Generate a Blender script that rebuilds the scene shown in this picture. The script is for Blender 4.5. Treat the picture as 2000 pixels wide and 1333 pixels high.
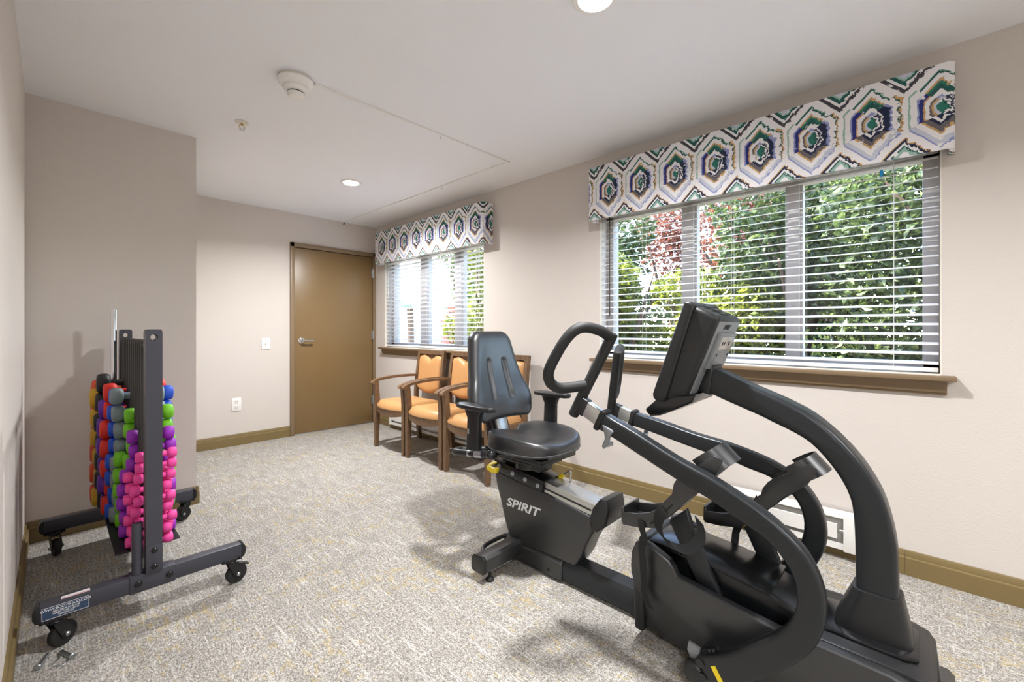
import bpy, bmesh, math, random
from mathutils import Vector, Matrix
PI = math.pi
random.seed(7)
scene = bpy.context.scene
for o in list(bpy.data.objects):
    bpy.data.objects.remove(o, do_unlink=True)
COL = scene.collection

# ------------------------------------------------------------------ camera, world, sun, exposure
cam_d = bpy.data.cameras.new('camera')
cam_d.sensor_width = 36.0
cam_d.lens = 36.0 * 847 / 2000
cam_d.shift_y = -21.5 / 2000
cam_d.clip_start = 0.02
cam = bpy.data.objects.new('camera', cam_d)
cam.location = (0, 0, 1.157)
cam.rotation_euler = (PI / 2, 0, -math.radians(46.61))
COL.objects.link(cam)
scene.camera = cam

world = bpy.data.worlds.new('sky')
scene.world = world
world.use_nodes = True
wn = world.node_tree.nodes
wl = world.node_tree.links
wn.clear()
sky = wn.new('ShaderNodeTexSky')
sky.sky_type = 'NISHITA'
sky.sun_disc = False
sky.sun_elevation = math.radians(48)
sky.sun_rotation = math.radians(-15)
bg = wn.new('ShaderNodeBackground')
bg.inputs['Strength'].default_value = 2.4
wo = wn.new('ShaderNodeOutputWorld')
wl.new(sky.outputs[0], bg.inputs[0])
wl.new(bg.outputs[0], wo.inputs[0])

sun_d = bpy.data.lights.new('sun', 'SUN')
sun_d.energy = 26.0
sun_d.angle = math.radians(0.6)
sun_d.color = (1.0, 0.95, 0.86)
sun = bpy.data.objects.new('sun', sun_d)
sun.rotation_euler = Vector((-0.25, 0.55, 1.0)).to_track_quat('Z', 'Y').to_euler()
sun.location = (0, 0, 12)
COL.objects.link(sun)

DOWNLIGHT_W = 38.0
vs = scene.view_settings
vs.view_transform = 'Standard'
vs.look = 'None'
vs.exposure = 0.55
vs.gamma = 1.0
vs.use_curve_mapping = False

# ------------------------------------------------------------------ node helpers
def lin(c):
    def f(v):
        v = v / 255.0
        return v / 12.92 if v <= 0.04045 else ((v + 0.055) / 1.055) ** 2.4
    return (f(c[0]), f(c[1]), f(c[2]), 1.0)

def new_mat(name):
    m = bpy.data.materials.new(name)
    m.use_nodes = True
    nt = m.node_tree
    return m, nt, nt.nodes['Principled BSDF']

def mix_rgb(nt, fac, a, b, mode='MIX'):
    n = nt.nodes.new('ShaderNodeMix')
    n.data_type = 'RGBA'
    n.blend_type = mode
    for sock, v in ((n.inputs[0], fac), (n.inputs[6], a), (n.inputs[7], b)):
        if hasattr(v, 'is_linked') or hasattr(v, 'links'):
            nt.links.new(v, sock)
        else:
            sock.default_value = v
    return n.outputs[2]

def math_n(nt, op, a, b=None, c=None, clamp=False):
    n = nt.nodes.new('ShaderNodeMath')
    n.operation = op
    n.use_clamp = clamp
    for i, v in enumerate((a, b, c)):
        if v is None:
            continue
        if hasattr(v, 'links'):
            nt.links.new(v, n.inputs[i])
        else:
            n.inputs[i].default_value = v
    return n.outputs[0]

def noise_n(nt, vec, scale, detail=2.0, rough=0.5, mapscale=None):
    n = nt.nodes.new('ShaderNodeTexNoise')
    n.inputs['Scale'].default_value = scale
    n.inputs['Detail'].default_value = detail
    n.inputs['Roughness'].default_value = rough
    if mapscale:
        mp = nt.nodes.new('ShaderNodeMapping')
        mp.inputs['Scale'].default_value = mapscale
        nt.links.new(vec, mp.inputs[0])
        vec = mp.outputs[0]
    nt.links.new(vec, n.inputs['Vector'])
    return n

def ramp_n(nt, fac, stops, interp='LINEAR'):
    r = nt.nodes.new('ShaderNodeValToRGB')
    cr = r.color_ramp
    cr.interpolation = interp
    while len(cr.elements) < len(stops):
        cr.elements.new(0.5)
    for e, (p, c) in zip(cr.elements, stops):
        e.position = p
        e.color = c
    nt.links.new(fac, r.inputs[0])
    return r.outputs[0]

def coord(nt, kind='Object'):
    return nt.nodes.new('ShaderNodeTexCoord').outputs[kind]

def plain(name, rgb, rough=0.5, metal=0.0, var=0.06, vscale=8.0, bump=0.0, bscale=200.0, spec=0.5, coat=0.0):
    """procedural surface: base colour with a soft noise variation and optional fine relief"""
    m, nt, p = new_mat(name)
    v = coord(nt)
    n = noise_n(nt, v, vscale, 3.0)
    base = lin(rgb)
    dark = tuple(c * (1 - var) for c in base[:3]) + (1,)
    lite = tuple(min(1, c * (1 + var)) for c in base[:3]) + (1,)
    nt.links.new(mix_rgb(nt, n.outputs[0], dark, lite), p.inputs['Base Color'])
    p.inputs['Roughness'].default_value = rough
    p.inputs['Metallic'].default_value = metal
    p.inputs['Specular IOR Level'].default_value = spec
    p.inputs['Coat Weight'].default_value = coat
    if bump:
        b = nt.nodes.new('ShaderNodeBump')
        b.inputs['Strength'].default_value = bump
        b.inputs['Distance'].default_value = 0.002
        nb = noise_n(nt, v, bscale, 4.0)
        nt.links.new(nb.outputs[0], b.inputs['Height'])
        nt.links.new(b.outputs[0], p.inputs['Normal'])
    return m

def emit(name, rgb, strength):
    m, nt, p = new_mat(name)
    p.inputs['Base Color'].default_value = lin(rgb)
    p.inputs['Emission Color'].default_value = lin(rgb)
    p.inputs['Emission Strength'].default_value = strength
    return m

def wood_mat(name, a, b, scale=14.0):
    m, nt, p = new_mat(name)
    v = coord(nt)
    n = noise_n(nt, v, scale, 5.0, 0.6, (9, 9, 1.2))
    n2 = noise_n(nt, v, scale * 3, 3.0, 0.5, (9, 9, 0.8))
    f = math_n(nt, 'MULTIPLY_ADD', n2.outputs[0], 0.4, math_n(nt, 'MULTIPLY', n.outputs[0], 0.7))
    nt.links.new(ramp_n(nt, f, [(0.3, lin(a)), (0.75, lin(b))]), p.inputs['Base Color'])
    p.inputs['Roughness'].default_value = 0.42
    return m

def carpet_mat():
    m, nt, p = new_mat('carpet_tweed')
    v = coord(nt)
    streak = noise_n(nt, v, 1.0, 3.0, 0.6, (84.0, 5.5, 1))
    cross = noise_n(nt, v, 1.0, 3.0, 0.6, (5.0, 90.0, 1))
    patch = noise_n(nt, v, 2.6, 3.0, 0.6)
    blot = noise_n(nt, v, 1.0, 3.0, 0.6, (16.0, 7.0, 1))
    grain = noise_n(nt, v, 210.0, 2.0, 0.75)
    flake = noise_n(nt, v, 1.0, 2.0, 0.6, (150.0, 60.0, 1))
    base = ramp_n(nt, math_n(nt, 'MULTIPLY_ADD', grain.outputs[0], 0.65, math_n(nt, 'MULTIPLY', flake.outputs[0], 0.42)),
                  [(0.39, lin((92, 88, 83))), (0.535, lin((150, 145, 138))), (0.67, lin((208, 204, 198)))])
    yel = noise_n(nt, v, 1.0, 3.0, 0.7, (40.0, 16.0, 1))
    yf = ramp_n(nt, math_n(nt, 'MULTIPLY_ADD', patch.outputs[0], 0.35, math_n(nt, 'MULTIPLY', yel.outputs[0], 0.65)), [(0.545, (0, 0, 0, 1)), (0.60, (1, 1, 1, 1))])
    c1 = mix_rgb(nt, math_n(nt, 'MULTIPLY', yf, 0.42), base, lin((178, 154, 84)))
    wf = ramp_n(nt, streak.outputs[0], [(0.56, (0, 0, 0, 1)), (0.66, (1, 1, 1, 1))])
    wc = ramp_n(nt, cross.outputs[0], [(0.585, (0, 0, 0, 1)), (0.65, (1, 1, 1, 1))])
    gate = ramp_n(nt, grain.outputs[0], [(0.36, (0.15, 0.15, 0.15, 1)), (0.52, (1, 1, 1, 1))])
    white = math_n(nt, 'MULTIPLY', math_n(nt, 'MAXIMUM', wf, math_n(nt, 'MULTIPLY', wc, 0.7)), gate)
    c2 = mix_rgb(nt, math_n(nt, 'MULTIPLY', white, 0.46), c1, lin((226, 224, 220)))
    df = ramp_n(nt, blot.outputs[0], [(0.38, (1, 1, 1, 1)), (0.5, (0, 0, 0, 1))])
    c3 = mix_rgb(nt, math_n(nt, 'MULTIPLY', df, 0.22), c2, lin((108, 105, 102)))
    nt.links.new(c3, p.inputs['Base Color'])
    p.inputs['Roughness'].default_value = 0.95
    p.inputs['Specular IOR Level'].default_value = 0.1
    b = nt.nodes.new('ShaderNodeBump')
    b.inputs['Strength'].default_value = 0.5
    b.inputs['Distance'].default_value = 0.004
    nt.links.new(grain.outputs[0], b.inputs['Height'])
    nt.links.new(b.outputs[0], p.inputs['Normal'])
    return m

def valance_mat():
    """watercolour print of stacked hexagons with concentric rings"""
    m, nt, p = new_mat('hexagon_print_fabric')
    v = coord(nt)
    sep = nt.nodes.new('ShaderNodeSeparateXYZ')
    nt.links.new(v, sep.inputs[0])
    wob = noise_n(nt, v, 42.0, 3.0, 0.65)
    wob2 = noise_n(nt, v, 16.0, 2.0, 0.5)
    w1 = math_n(nt, 'MULTIPLY', math_n(nt, 'SUBTRACT', wob.outputs[0], 0.5), 0.036)
    w2 = math_n(nt, 'MULTIPLY', math_n(nt, 'SUBTRACT', wob2.outputs[0], 0.5), 0.012)
    sy = math_n(nt, 'SUBTRACT', math_n(nt, 'MULTIPLY', sep.outputs[1], -1.0), sep.outputs[0])
    s = math_n(nt, 'ADD', sy, w1)
    z = math_n(nt, 'ADD', sep.outputs[2], w2)
    A, HV, HT = 0.1175, 0.0875, 0.12
    def cell(os_, oz):
        pp = math_n(nt, 'WRAP', math_n(nt, 'ADD', s, os_), A, -A)
        qq = math_n(nt, 'WRAP', math_n(nt, 'ADD', z, oz), HV + HT + HV, -(HV + HT + HV))
        ap = math_n(nt, 'ABSOLUTE', pp)
        aq = math_n(nt, 'ABSOLUTE', qq)
        d1 = math_n(nt, 'DIVIDE', ap, A)
        d2 = math_n(nt, 'DIVIDE', math_n(nt, 'ADD', math_n(nt, 'MULTIPLY', ap, HT / A), aq), HV + HT)
        return pp, qq, math_n(nt, 'MAXIMUM', d1, d2)
    pa, qa, da = cell(0.0, 0.0)
    pb, qb, db = cell(A, HV * 2 + HT)
    useb = math_n(nt, 'LESS_THAN', db, da)
    d = math_n(nt, 'MINIMUM', da, db)
    def sel(a, b):
        return math_n(nt, 'ADD', math_n(nt, 'MULTIPLY', b, useb), math_n(nt, 'MULTIPLY', a, math_n(nt, 'SUBTRACT', 1.0, useb)))
    pq, qq = sel(pa, pb), sel(qa, qb)
    jit = math_n(nt, 'MULTIPLY', math_n(nt, 'SUBTRACT', wob.outputs[0], 0.5), 0.15)
    dj = math_n(nt, 'MULTIPLY_ADD', d, 0.93, jit)
    W = lin((236, 234, 236)); W2 = lin((196, 202, 216)); NV = lin((24, 34, 66)); BL = lin((34, 40, 118)); TE = lin((38, 116, 100))
    GR = lin((22, 84, 76)); TAN = lin((200, 160, 106)); GY = lin((104, 98, 100)); PW = lin((142, 150, 200)); LG = lin((150, 186, 174)); CH = lin((58, 54, 62))
    left = ramp_n(nt, dj, [(0.0, TE), (0.10, W2), (0.17, TAN), (0.22, GY), (0.28, W), (0.39, TAN), (0.43, BL), (0.55, PW), (0.60, W), (0.77, LG), (0.83, W), (1.0, W)], 'CONSTANT')
    right = ramp_n(nt, dj, [(0.0, TE), (0.13, GR), (0.18, W), (0.23, NV), (0.29, W), (0.34, NV), (0.51, PW), (0.60, W), (0.77, GR), (0.81, TAN), (0.87, W), (1.0, W)], 'CONSTANT')
    upper_a = ramp_n(nt, dj, [(0.0, W2), (0.20, PW), (0.26, W), (0.36, GR), (0.47, TE), (0.53, TAN), (0.58, W), (0.69, GR), (0.74, LG), (0.76, W), (1.0, W)], 'CONSTANT')
    lower_a = ramp_n(nt, dj, [(0.0, TE), (0.15, NV), (0.23, W), (0.30, NV), (0.37, GY), (0.48, TAN), (0.53, W), (0.66, W2), (0.76, PW), (0.80, W), (1.0, W)], 'CONSTANT')
    upper_b = ramp_n(nt, dj, [(0.0, W), (0.60, LG), (0.68, GR), (0.72, W), (0.78, NV), (0.84, TAN), (0.875, W)], 'CONSTANT')
    lower_b = ramp_n(nt, dj, [(0.0, W), (0.48, W2), (0.58, LG), (0.63, GR), (0.72, W), (0.79, CH), (0.87, GY), (0.89, W)], 'CONSTANT')
    upper = mix_rgb(nt, useb, upper_a, upper_b)
    lower = mix_rgb(nt, useb, lower_a, lower_b)
    side = math_n(nt, 'GREATER_THAN', math_n(nt, 'ADD', pq, w2), 0.0)
    c = mix_rgb(nt, side, left, right)
    up = math_n(nt, 'GREATER_THAN', qq, math_n(nt, 'MULTIPLY_ADD', math_n(nt, 'ABSOLUTE', pq), 0.9, 0.030))
    dn = math_n(nt, 'LESS_THAN', qq, math_n(nt, 'MULTIPLY_ADD', math_n(nt, 'ABSOLUTE', pq), -0.35, -0.030))
    c = mix_rgb(nt, up, c, upper)
    c = mix_rgb(nt, dn, c, lower)
    brush = noise_n(nt, v, 21.0, 3.0, 0.6)
    gap = ramp_n(nt, brush.outputs[0], [(0.32, (1, 1, 1, 1)), (0.37, (0, 0, 0, 1))])
    c = mix_rgb(nt, gap, c, W)
    wash = noise_n(nt, v, 30.0, 2.0, 0.5)
    c = mix_rgb(nt, math_n(nt, 'MULTIPLY', wash.outputs[0], 0.07), c, W2)
    nt.links.new(c, p.inputs['Base Color'])
    p.inputs['Roughness'].default_value = 0.8
    p.inputs['Specular IOR Level'].default_value = 0.2
    return m

def glass_mat():
    m = bpy.data.materials.new('window_glass')
    m.use_nodes = True
    nt = m.node_tree
    nt.nodes.clear()
    out = nt.nodes.new('ShaderNodeOutputMaterial')
    tr = nt.nodes.new('ShaderNodeBsdfTransparent')
    gl = nt.nodes.new('ShaderNodeBsdfGlossy')
    gl.inputs['Roughness'].default_value = 0.02
    lw = nt.nodes.new('ShaderNodeLayerWeight')
    lw.inputs[0].default_value = 0.5
    nz = noise_n(nt, coord(nt), 1.5, 2.0)
    face = math_n(nt, 'POWER', lw.outputs['Facing'], 5.0)
    fac = math_n(nt, 'MULTIPLY_ADD', face, 0.6, math_n(nt, 'MULTIPLY_ADD', nz.outputs[0], 0.01, 0.025))
    tr.inputs[0].default_value = (0.93, 0.95, 0.95, 1)
    mx = nt.nodes.new('ShaderNodeMixShader')
    nt.links.new(fac, mx.inputs[0])
    nt.links.new(tr.outputs[0], mx.inputs[1])
    nt.links.new(gl.outputs[0], mx.inputs[2])
    nt.links.new(mx.outputs[0], out.inputs[0])
    return m

def leaf_mat(name, cols):
    m, nt, p = new_mat(name)
    v = coord(nt)
    n = noise_n(nt, v, 9.0, 4.0, 0.7)
    n2 = noise_n(nt, v, 40.0, 1.0, 0.5)
    f = math_n(nt, 'MULTIPLY_ADD', n2.outputs[0], 0.5, math_n(nt, 'MULTIPLY', n.outputs[0], 0.5))
    col = ramp_n(nt, f, [(0.34, lin(cols[0])), (0.5, lin(cols[1])), (0.64, lin(cols[2]))])
    nt.links.new(col, p.inputs['Base Color'])
    p.inputs['Roughness'].default_value = 0.45
    tl = nt.nodes.new('ShaderNodeBsdfTranslucent')
    nt.links.new(col, tl.inputs[0])
    mx = nt.nodes.new('ShaderNodeMixShader')
    mx.inputs[0].default_value = 0.45
    out = nt.nodes['Material Output']
    nt.links.new(p.outputs[0], mx.inputs[1])
    nt.links.new(tl.outputs[0], mx.inputs[2])
    nt.links.new(mx.outputs[0], out.inputs[0])
    return m

M = {}
M['wall'] = plain('painted_wall', (208, 200, 193), 0.75, var=0.015, vscale=3, bump=0.35, bscale=110)
M['ceil'] = plain('painted_ceiling', (236, 237, 240), 0.8, var=0.012, vscale=3, bump=0.35, bscale=130)
M['carpet'] = carpet_mat()
M['base'] = plain('baseboard_paint', (122, 104, 66), 0.45, var=0.05, vscale=4)
M['door'] = plain('door_paint', (127, 102, 66), 0.35, var=0.03, vscale=3)
M['frame'] = plain('door_frame_paint', (132, 112, 86), 0.35, var=0.03, vscale=5)
M['sill'] = plain('sill_paint', (124, 103, 78), 0.45, var=0.05, vscale=6)
M['white'] = plain('white_plastic', (236, 234, 230), 0.4, var=0.02)
M['whitemetal'] = plain('white_enamel', (228, 226, 222), 0.4, var=0.02)
M['cream'] = plain('cream_trim', (226, 220, 208), 0.5, var=0.02)
M['vinyl'] = plain('window_frame_taupe', (192, 186, 180), 0.5, var=0.03)
M['slat'] = plain('blind_slat', (228, 226, 226), 0.45, var=0.03)
M['cord'] = plain('blind_cord', (225, 222, 215), 0.8)
M['wand'] = plain('tilt_wand', (60, 48, 40), 0.4)
M['valance'] = valance_mat()
M['glass'] = glass_mat()
M['chrome'] = plain('polished_chrome', (215, 216, 218), 0.12, 1.0, var=0.02)
M['steel'] = plain('zinc_steel', (176, 182, 186), 0.3, 1.0, var=0.08, vscale=60)
M['blackplastic'] = plain('black_plastic', (25, 26, 28), 0.38, var=0.06, bump=0.12, bscale=500)
M['darkshell'] = plain('charcoal_shell', (34, 35, 37), 0.36, spec=0.8, var=0.05, bump=0.1, bscale=700)
M['armpaint'] = plain('graphite_paint', (38, 41, 44), 0.36, 0.3, var=0.05, bump=0.08, bscale=700)
M['gloss'] = plain('gloss_black', (18, 19, 21), 0.22, var=0.05)
M['satin'] = plain('satin_black', (22, 24, 26), 0.28, var=0.05, bump=0.05, bscale=600)
M['vinylblack'] = plain('black_vinyl', (26, 28, 31), 0.37, var=0.06, bump=0.06, bscale=420, spec=1.0)
M['rubber'] = plain('black_rubber', (24, 24, 24), 0.7, var=0.1)
M['foam'] = plain('foam_grip', (28, 29, 29), 0.62, var=0.08, bump=0.25, bscale=600)
M['alu'] = plain('brushed_aluminium', (196, 197, 194), 0.32, 0.9, var=0.04, vscale=30)
M['greypanel'] = plain('grey_panel', (128, 132, 136), 0.4, 0.3, var=0.04)
M['yellow'] = plain('yellow_grip', (240, 214, 30), 0.45, var=0.04)
M['strap'] = plain('nylon_strap', (22, 23, 24), 0.8, var=0.15, vscale=60, bump=0.3, bscale=900)
M['rack'] = plain('slate_powder_coat', (66, 67, 76), 0.42, 0.3, var=0.05, bump=0.08, bscale=800)
M['fin'] = plain('dark_bronze_coat', (52, 50, 48), 0.4, 0.3, var=0.05)
M['rackdark'] = plain('black_powder_coat', (30, 30, 32), 0.45, 0.2, var=0.06)
M['print'] = plain('white_print', (226, 228, 228), 0.5, var=0.02)
M['bluesticker'] = plain('blue_sticker', (44, 62, 92), 0.5, var=0.04)
M['red'] = plain('red_print', (200, 52, 40), 0.5, var=0.03)
M['tan'] = plain('tan_leatherette', (196, 146, 94), 0.42, var=0.05, vscale=20, bump=0.2, bscale=350)
M['wood'] = wood_mat('walnut_wood', (72, 52, 36), (132, 102, 74))
M['lamp'] = emit('lamp_lens', (255, 252, 246), 60.0)
M['seam'] = plain('seam_thread', (74, 76, 80), 0.5)
M['sky_blue'] = plain('pale_blue_siding', (186, 206, 226), 0.7, var=0.05)
M['brick'] = plain('red_brick', (150, 92, 78), 0.85, var=0.25, vscale=14)
M['paving'] = plain('garden_ground', (122, 110, 92), 0.9, var=0.3, vscale=6, bump=0.5, bscale=40)
M['bark'] = plain('bark', (92, 72, 58), 0.9, var=0.35, vscale=20, bump=0.6, bscale=60)
M['leaf_a'] = leaf_mat('leaves_green', [(36, 48, 26), (66, 80, 42), (124, 134, 78)])
M['leaf_b'] = leaf_mat('leaves_yellow_green', [(50, 60, 22), (98, 108, 36), (170, 168, 70)])
M['leaf_c'] = leaf_mat('leaves_copper', [(74, 40, 30), (112, 64, 48), (146, 94, 72)])
M['leaf_p'] = leaf_mat('palm_green', [(60, 98, 76), (100, 140, 108), (160, 190, 150)])

# ------------------------------------------------------------------ mesh helpers
def box(bm, a, b, bevel=0.0, seg=2, mtx=None):
    a = Vector(a); b = Vector(b)
    c = (a + b) / 2; s = b - a
    r = bmesh.ops.create_cube(bm, size=1.0)
    vs_ = r['verts']
    bmesh.ops.scale(bm, vec=s, verts=vs_)
    bmesh.ops.translate(bm, vec=c, verts=vs_)
    if bevel > 0:
        es = list({e for v in vs_ for e in v.link_edges})
        rr = bmesh.ops.bevel(bm, geom=es, offset=bevel, segments=seg, profile=0.5, affect='EDGES', clamp_overlap=True)
        vs_ = list({v for f in rr['faces'] for v in f.verts} | {v for v in vs_ if v.is_valid})
    if mtx is not None:
        bmesh.ops.transform(bm, matrix=mtx, verts=[v for v in vs_ if v.is_valid])
    return vs_

def catmull(pts, n=6, closed=False):
    P = [Vector(p) for p in pts]
    out = []
    N = len(P)
    for i in range(N if closed else N - 1):
        p0 = P[(i - 1) % N] if closed or i > 0 else P[0] * 2 - P[1]
        p1 = P[i]; p2 = P[(i + 1) % N]
        p3 = P[(i + 2) % N] if closed or i + 2 < N else P[-1] * 2 - P[-2]
        for k in range(n):
            t = k / n
            out.append(0.5 * ((2 * p1) + (p2 - p0) * t + (2 * p0 - 5 * p1 + 4 * p2 - p3) * t * t + (3 * p1 - p0 - 3 * p2 + p3) * t ** 3))
    if not closed:
        out.append(P[-1])
    return out

def frames(pts, closed=False):
    P = [Vector(p) for p in pts]
    N = len(P)
    T = []
    for i in range(N):
        if closed:
            t = P[(i + 1) % N] - P[i - 1]
        else:
            t = P[min(i + 1, N - 1)] - P[max(i - 1, 0)]
        T.append(t.normalized() if t.length > 1e-9 else Vector((0, 0, 1)))
    up = Vector((0, 0, 1)) if abs(T[0].z) < 0.9 else Vector((1, 0, 0))
    n = (up - T[0] * up.dot(T[0])).normalized()
    res = []
    for i in range(N):
        n = n - T[i] * n.dot(T[i])
        n.normalize()
        res.append((P[i], T[i], n, T[i].cross(n)))
    return res

def tube(bm, pts, r, seg=12, closed=False, caps=True, sx=1.0, sy=1.0):
    """round (or oval: sx, sy) section along a path; r is a number or one per point"""
    fr = frames(pts, closed)
    rings = []
    ph = PI / 4 if seg == 4 else 0.0
    for i, (p, t, n, b) in enumerate(fr):
        rr = r[i] if isinstance(r, (list, tuple)) else r
        rings.append([bm.verts.new(p + n * math.cos(2 * PI * k / seg + ph) * rr * sx + b * math.sin(2 * PI * k / seg + ph) * rr * sy) for k in range(seg)])
    N = len(rings)
    for i in range(N if closed else N - 1):
        A = rings[i]; B = rings[(i + 1) % N]
        for k in range(seg):
            bm.faces.new((A[k], A[(k + 1) % seg], B[(k + 1) % seg], B[k]))
    if caps and not closed:
        bm.faces.new(rings[0][::-1])
        bm.faces.new(rings[-1])

def ribbon(bm, pts, wvec, th):
    """flat strap of width vector wvec and thickness th along a path"""
    w = Vector(wvec) / 2
    fr = frames(pts)
    rings = []
    for p, t, n, b in fr:
        nn = t.cross(w).normalized() * (th / 2)
        rings.append([bm.verts.new(p + w + nn), bm.verts.new(p - w + nn), bm.verts.new(p - w - nn), bm.verts.new(p + w - nn)])
    for i in range(len(rings) - 1):
        for k in range(4):
            bm.faces.new((rings[i][k], rings[i][(k + 1) % 4], rings[i + 1][(k + 1) % 4], rings[i + 1][k]))
    bm.faces.new(rings[0][::-1]); bm.faces.new(rings[-1])

def prism(bm, pts, x0, x1, bevel=0.0, seg=3, axis='X'):
    """polygon (two coordinates) extruded along an axis with rounded edges"""
    def mk(u, v, x):
        if axis == 'X': return (x, u, v)
        if axis == 'Y': return (u, x, v)
        return (u, v, x)
    A = [bm.verts.new(mk(u, v, x0)) for u, v in pts]
    B = [bm.verts.new(mk(u, v, x1)) for u, v in pts]
    n = len(pts)
    fs = [bm.faces.new(A), bm.faces.new(B[::-1])]
    for i in range(n):
        fs.append(bm.faces.new((A[i], B[i], B[(i + 1) % n], A[(i + 1) % n])))
    bmesh.ops.recalc_face_normals(bm, faces=fs)
    if bevel > 0:
        es = list(set(fs[0].edges) | set(fs[1].edges))
        bmesh.ops.bevel(bm, geom=es, offset=bevel, segments=seg, profile=0.5, affect='EDGES', clamp_overlap=True)
    return fs

def lathe(bm, prof, seg=24, mtx=None, cap=True):
    """profile of (radius, height) turned about local z"""
    rings = []
    vs_ = []
    for r, h in prof:
        ring = [bm.verts.new((math.cos(2 * PI * k / seg) * r, math.sin(2 * PI * k / seg) * r, h)) for k in range(seg)]
        rings.append(ring); vs_ += ring
    for i in range(len(rings) - 1):
        for k in range(seg):
            bm.faces.new((rings[i][k], rings[i][(k + 1) % seg], rings[i + 1][(k + 1) % seg], rings[i + 1][k]))
    if cap:
        bm.faces.new(rings[0][::-1]); bm.faces.new(rings[-1])
    if mtx is not None:
        bmesh.ops.transform(bm, matrix=mtx, verts=vs_)
    return vs_

def axis_m(loc, direction):
    q = Vector(direction).to_track_quat('Z', 'Y')
    return Matrix.Translation(Vector(loc)) @ q.to_matrix().to_4x4()

def finish(bm, name, mat, sharp=38):
    bmesh.ops.recalc_face_normals(bm, faces=bm.faces[:])
    me = bpy.data.meshes.new(name)
    bm.to_mesh(me)
    bm.free()
    for p in me.polygons:
        p.use_smooth = True
    me.set_sharp_from_angle(angle=math.radians(sharp))
    me.materials.append(mat)
    return me

def link(name, me, parent=None):
    o = bpy.data.objects.new(name, me)
    COL.objects.link(o)
    if parent is not None:
        o.parent = parent
        o.matrix_parent_inverse = Matrix.Translation(-Vector(parent.get('base', (0, 0, 0))))
    return o

def part(name, mat, parent, fn, sharp=38, label=None):
    bm = bmesh.new()
    fn(bm)
    o = link(name, finish(bm, name, mat, sharp), parent)
    if label: o['label'] = label
    return o

def tag(o, label, cat, group=None):
    o['label'] = label; o['category'] = cat
    if group: o['group'] = group
    return o

def struct(name, mat, fn, label=None, cat=None):
    bm = bmesh.new(); fn(bm)
    o = link(name, finish(bm, name, mat))
    o['kind'] = 'structure'
    if label: o['label'] = label
    if cat: o['category'] = cat
    return o

def thing(name, label, cat, loc=(0, 0, 0), group=None, kind=None):
    """Empty at the thing's base; its parts are modelled in world coordinates"""
    o = bpy.data.objects.new(name, None)
    o.empty_display_size = 0.1
    o.location = loc
    o['base'] = loc
    COL.objects.link(o)
    tag(o, label, cat, group)
    if kind: o['kind'] = kind
    return o

def text_mesh(name, txt, size, mat, origin, xdir, ydir, parent, shear=0.0, bold=0.0, spacing=1.0, align='LEFT'):
    cu = bpy.data.curves.new(name, 'FONT')
    cu.body = txt
    cu.size = size
    cu.shear = shear
    cu.offset = bold
    cu.space_character = spacing
    cu.align_x = align
    cu.extrude = 0.0006
    tmp = bpy.data.objects.new(name, cu)
    COL.objects.link(tmp)
    bpy.context.view_layer.update()
    me = bpy.data.meshes.new_from_object(tmp.evaluated_get(bpy.context.evaluated_depsgraph_get()))
    bpy.data.objects.remove(tmp, do_unlink=True)
    bpy.data.curves.remove(cu)
    x = Vector(xdir).normalized(); y = Vector(ydir).normalized(); zz = x.cross(y)
    mt = Matrix(((x.x, y.x, zz.x, origin[0]), (x.y, y.y, zz.y, origin[1]), (x.z, y.z, zz.z, origin[2]), (0, 0, 0, 1)))
    me.transform(mt)
    me.materials.clear(); me.materials.append(mat)
    o = link(name, me, parent)
    return o

# ------------------------------------------------------------------ room shell
XW, YF, H = 2.78, 5.0, 2.44          # window wall, far wall, ceiling height
XL = -0.105                          # left wall
BW = (-0.062, 1.731); SW = (2.992, 4.759); WZ = (0.95, 2.03); WT = 0.20

struct('floor', M['carpet'], lambda bm: box(bm, (-2.4, -2.7, -0.1), (XW + 0.02, YF + 0.1, 0.0)),
       'grey beige tweed carpet with pale streaks', 'carpet')
struct('ceiling', M['ceil'], lambda bm: box(bm, (-2.4, -2.7, H), (XW + WT, YF + 0.1, H + 0.12)),
       'off white painted ceiling over the room', 'ceiling')

def wall_right(bm):
    x0, x1 = XW, XW + WT
    box(bm, (x0, -2.7, -0.1), (x1, YF + 0.1, WZ[0]))
    box(bm, (x0, -2.7, WZ[1]), (x1, YF + 0.1, H))
    box(bm, (x0, -2.7, WZ[0]), (x1, BW[0], WZ[1]))
    box(bm, (x0, BW[1], WZ[0]), (x1, SW[0], WZ[1]))
    box(bm, (x0, SW[1], WZ[0]), (x1, YF + 0.1, WZ[1]))
struct('wall_right', M['wall'], wall_right, 'beige painted wall with two wide windows', 'wall')

DX0, DX1, DZ = 1.809, 2.745, 2.068
def wall_far(bm):
    box(bm, (0.6, YF, 0), (DX0, YF + 0.1, H))
    box(bm, (DX0, YF, DZ), (XW, YF + 0.1, H))
    box(bm, (DX1, YF, 0), (XW, YF + 0.1, DZ))
    box(bm, (1.6, YF + 0.07, -0.1), (XW + WT, YF + 0.16, H))  # unseen backing slab added to block daylight at the door gaps
struct('wall_far', M['wall'], wall_far, 'pale beige end wall with the brown door', 'wall')
struct('wall_alcove', M['wall'], lambda bm: box(bm, (XL - 0.1, 3.52, 0), (0.655, YF + 0.1, H)),
       'beige projecting wall block behind the dumbbell rack', 'wall')
struct('wall_left', M['wall'], lambda bm: box(bm, (XL - 0.12, 0.8, 0), (XL, 3.53, H)),
       'white lit wall at the left edge beside the rack', 'wall')
struct('wall_side', M['wall'], lambda bm: (box(bm, (-2.4, 0.8, 0), (XL - 0.12, 0.9, H)), box(bm, (-2.5, -2.7, 0), (-2.4, 0.9, H))))
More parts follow.
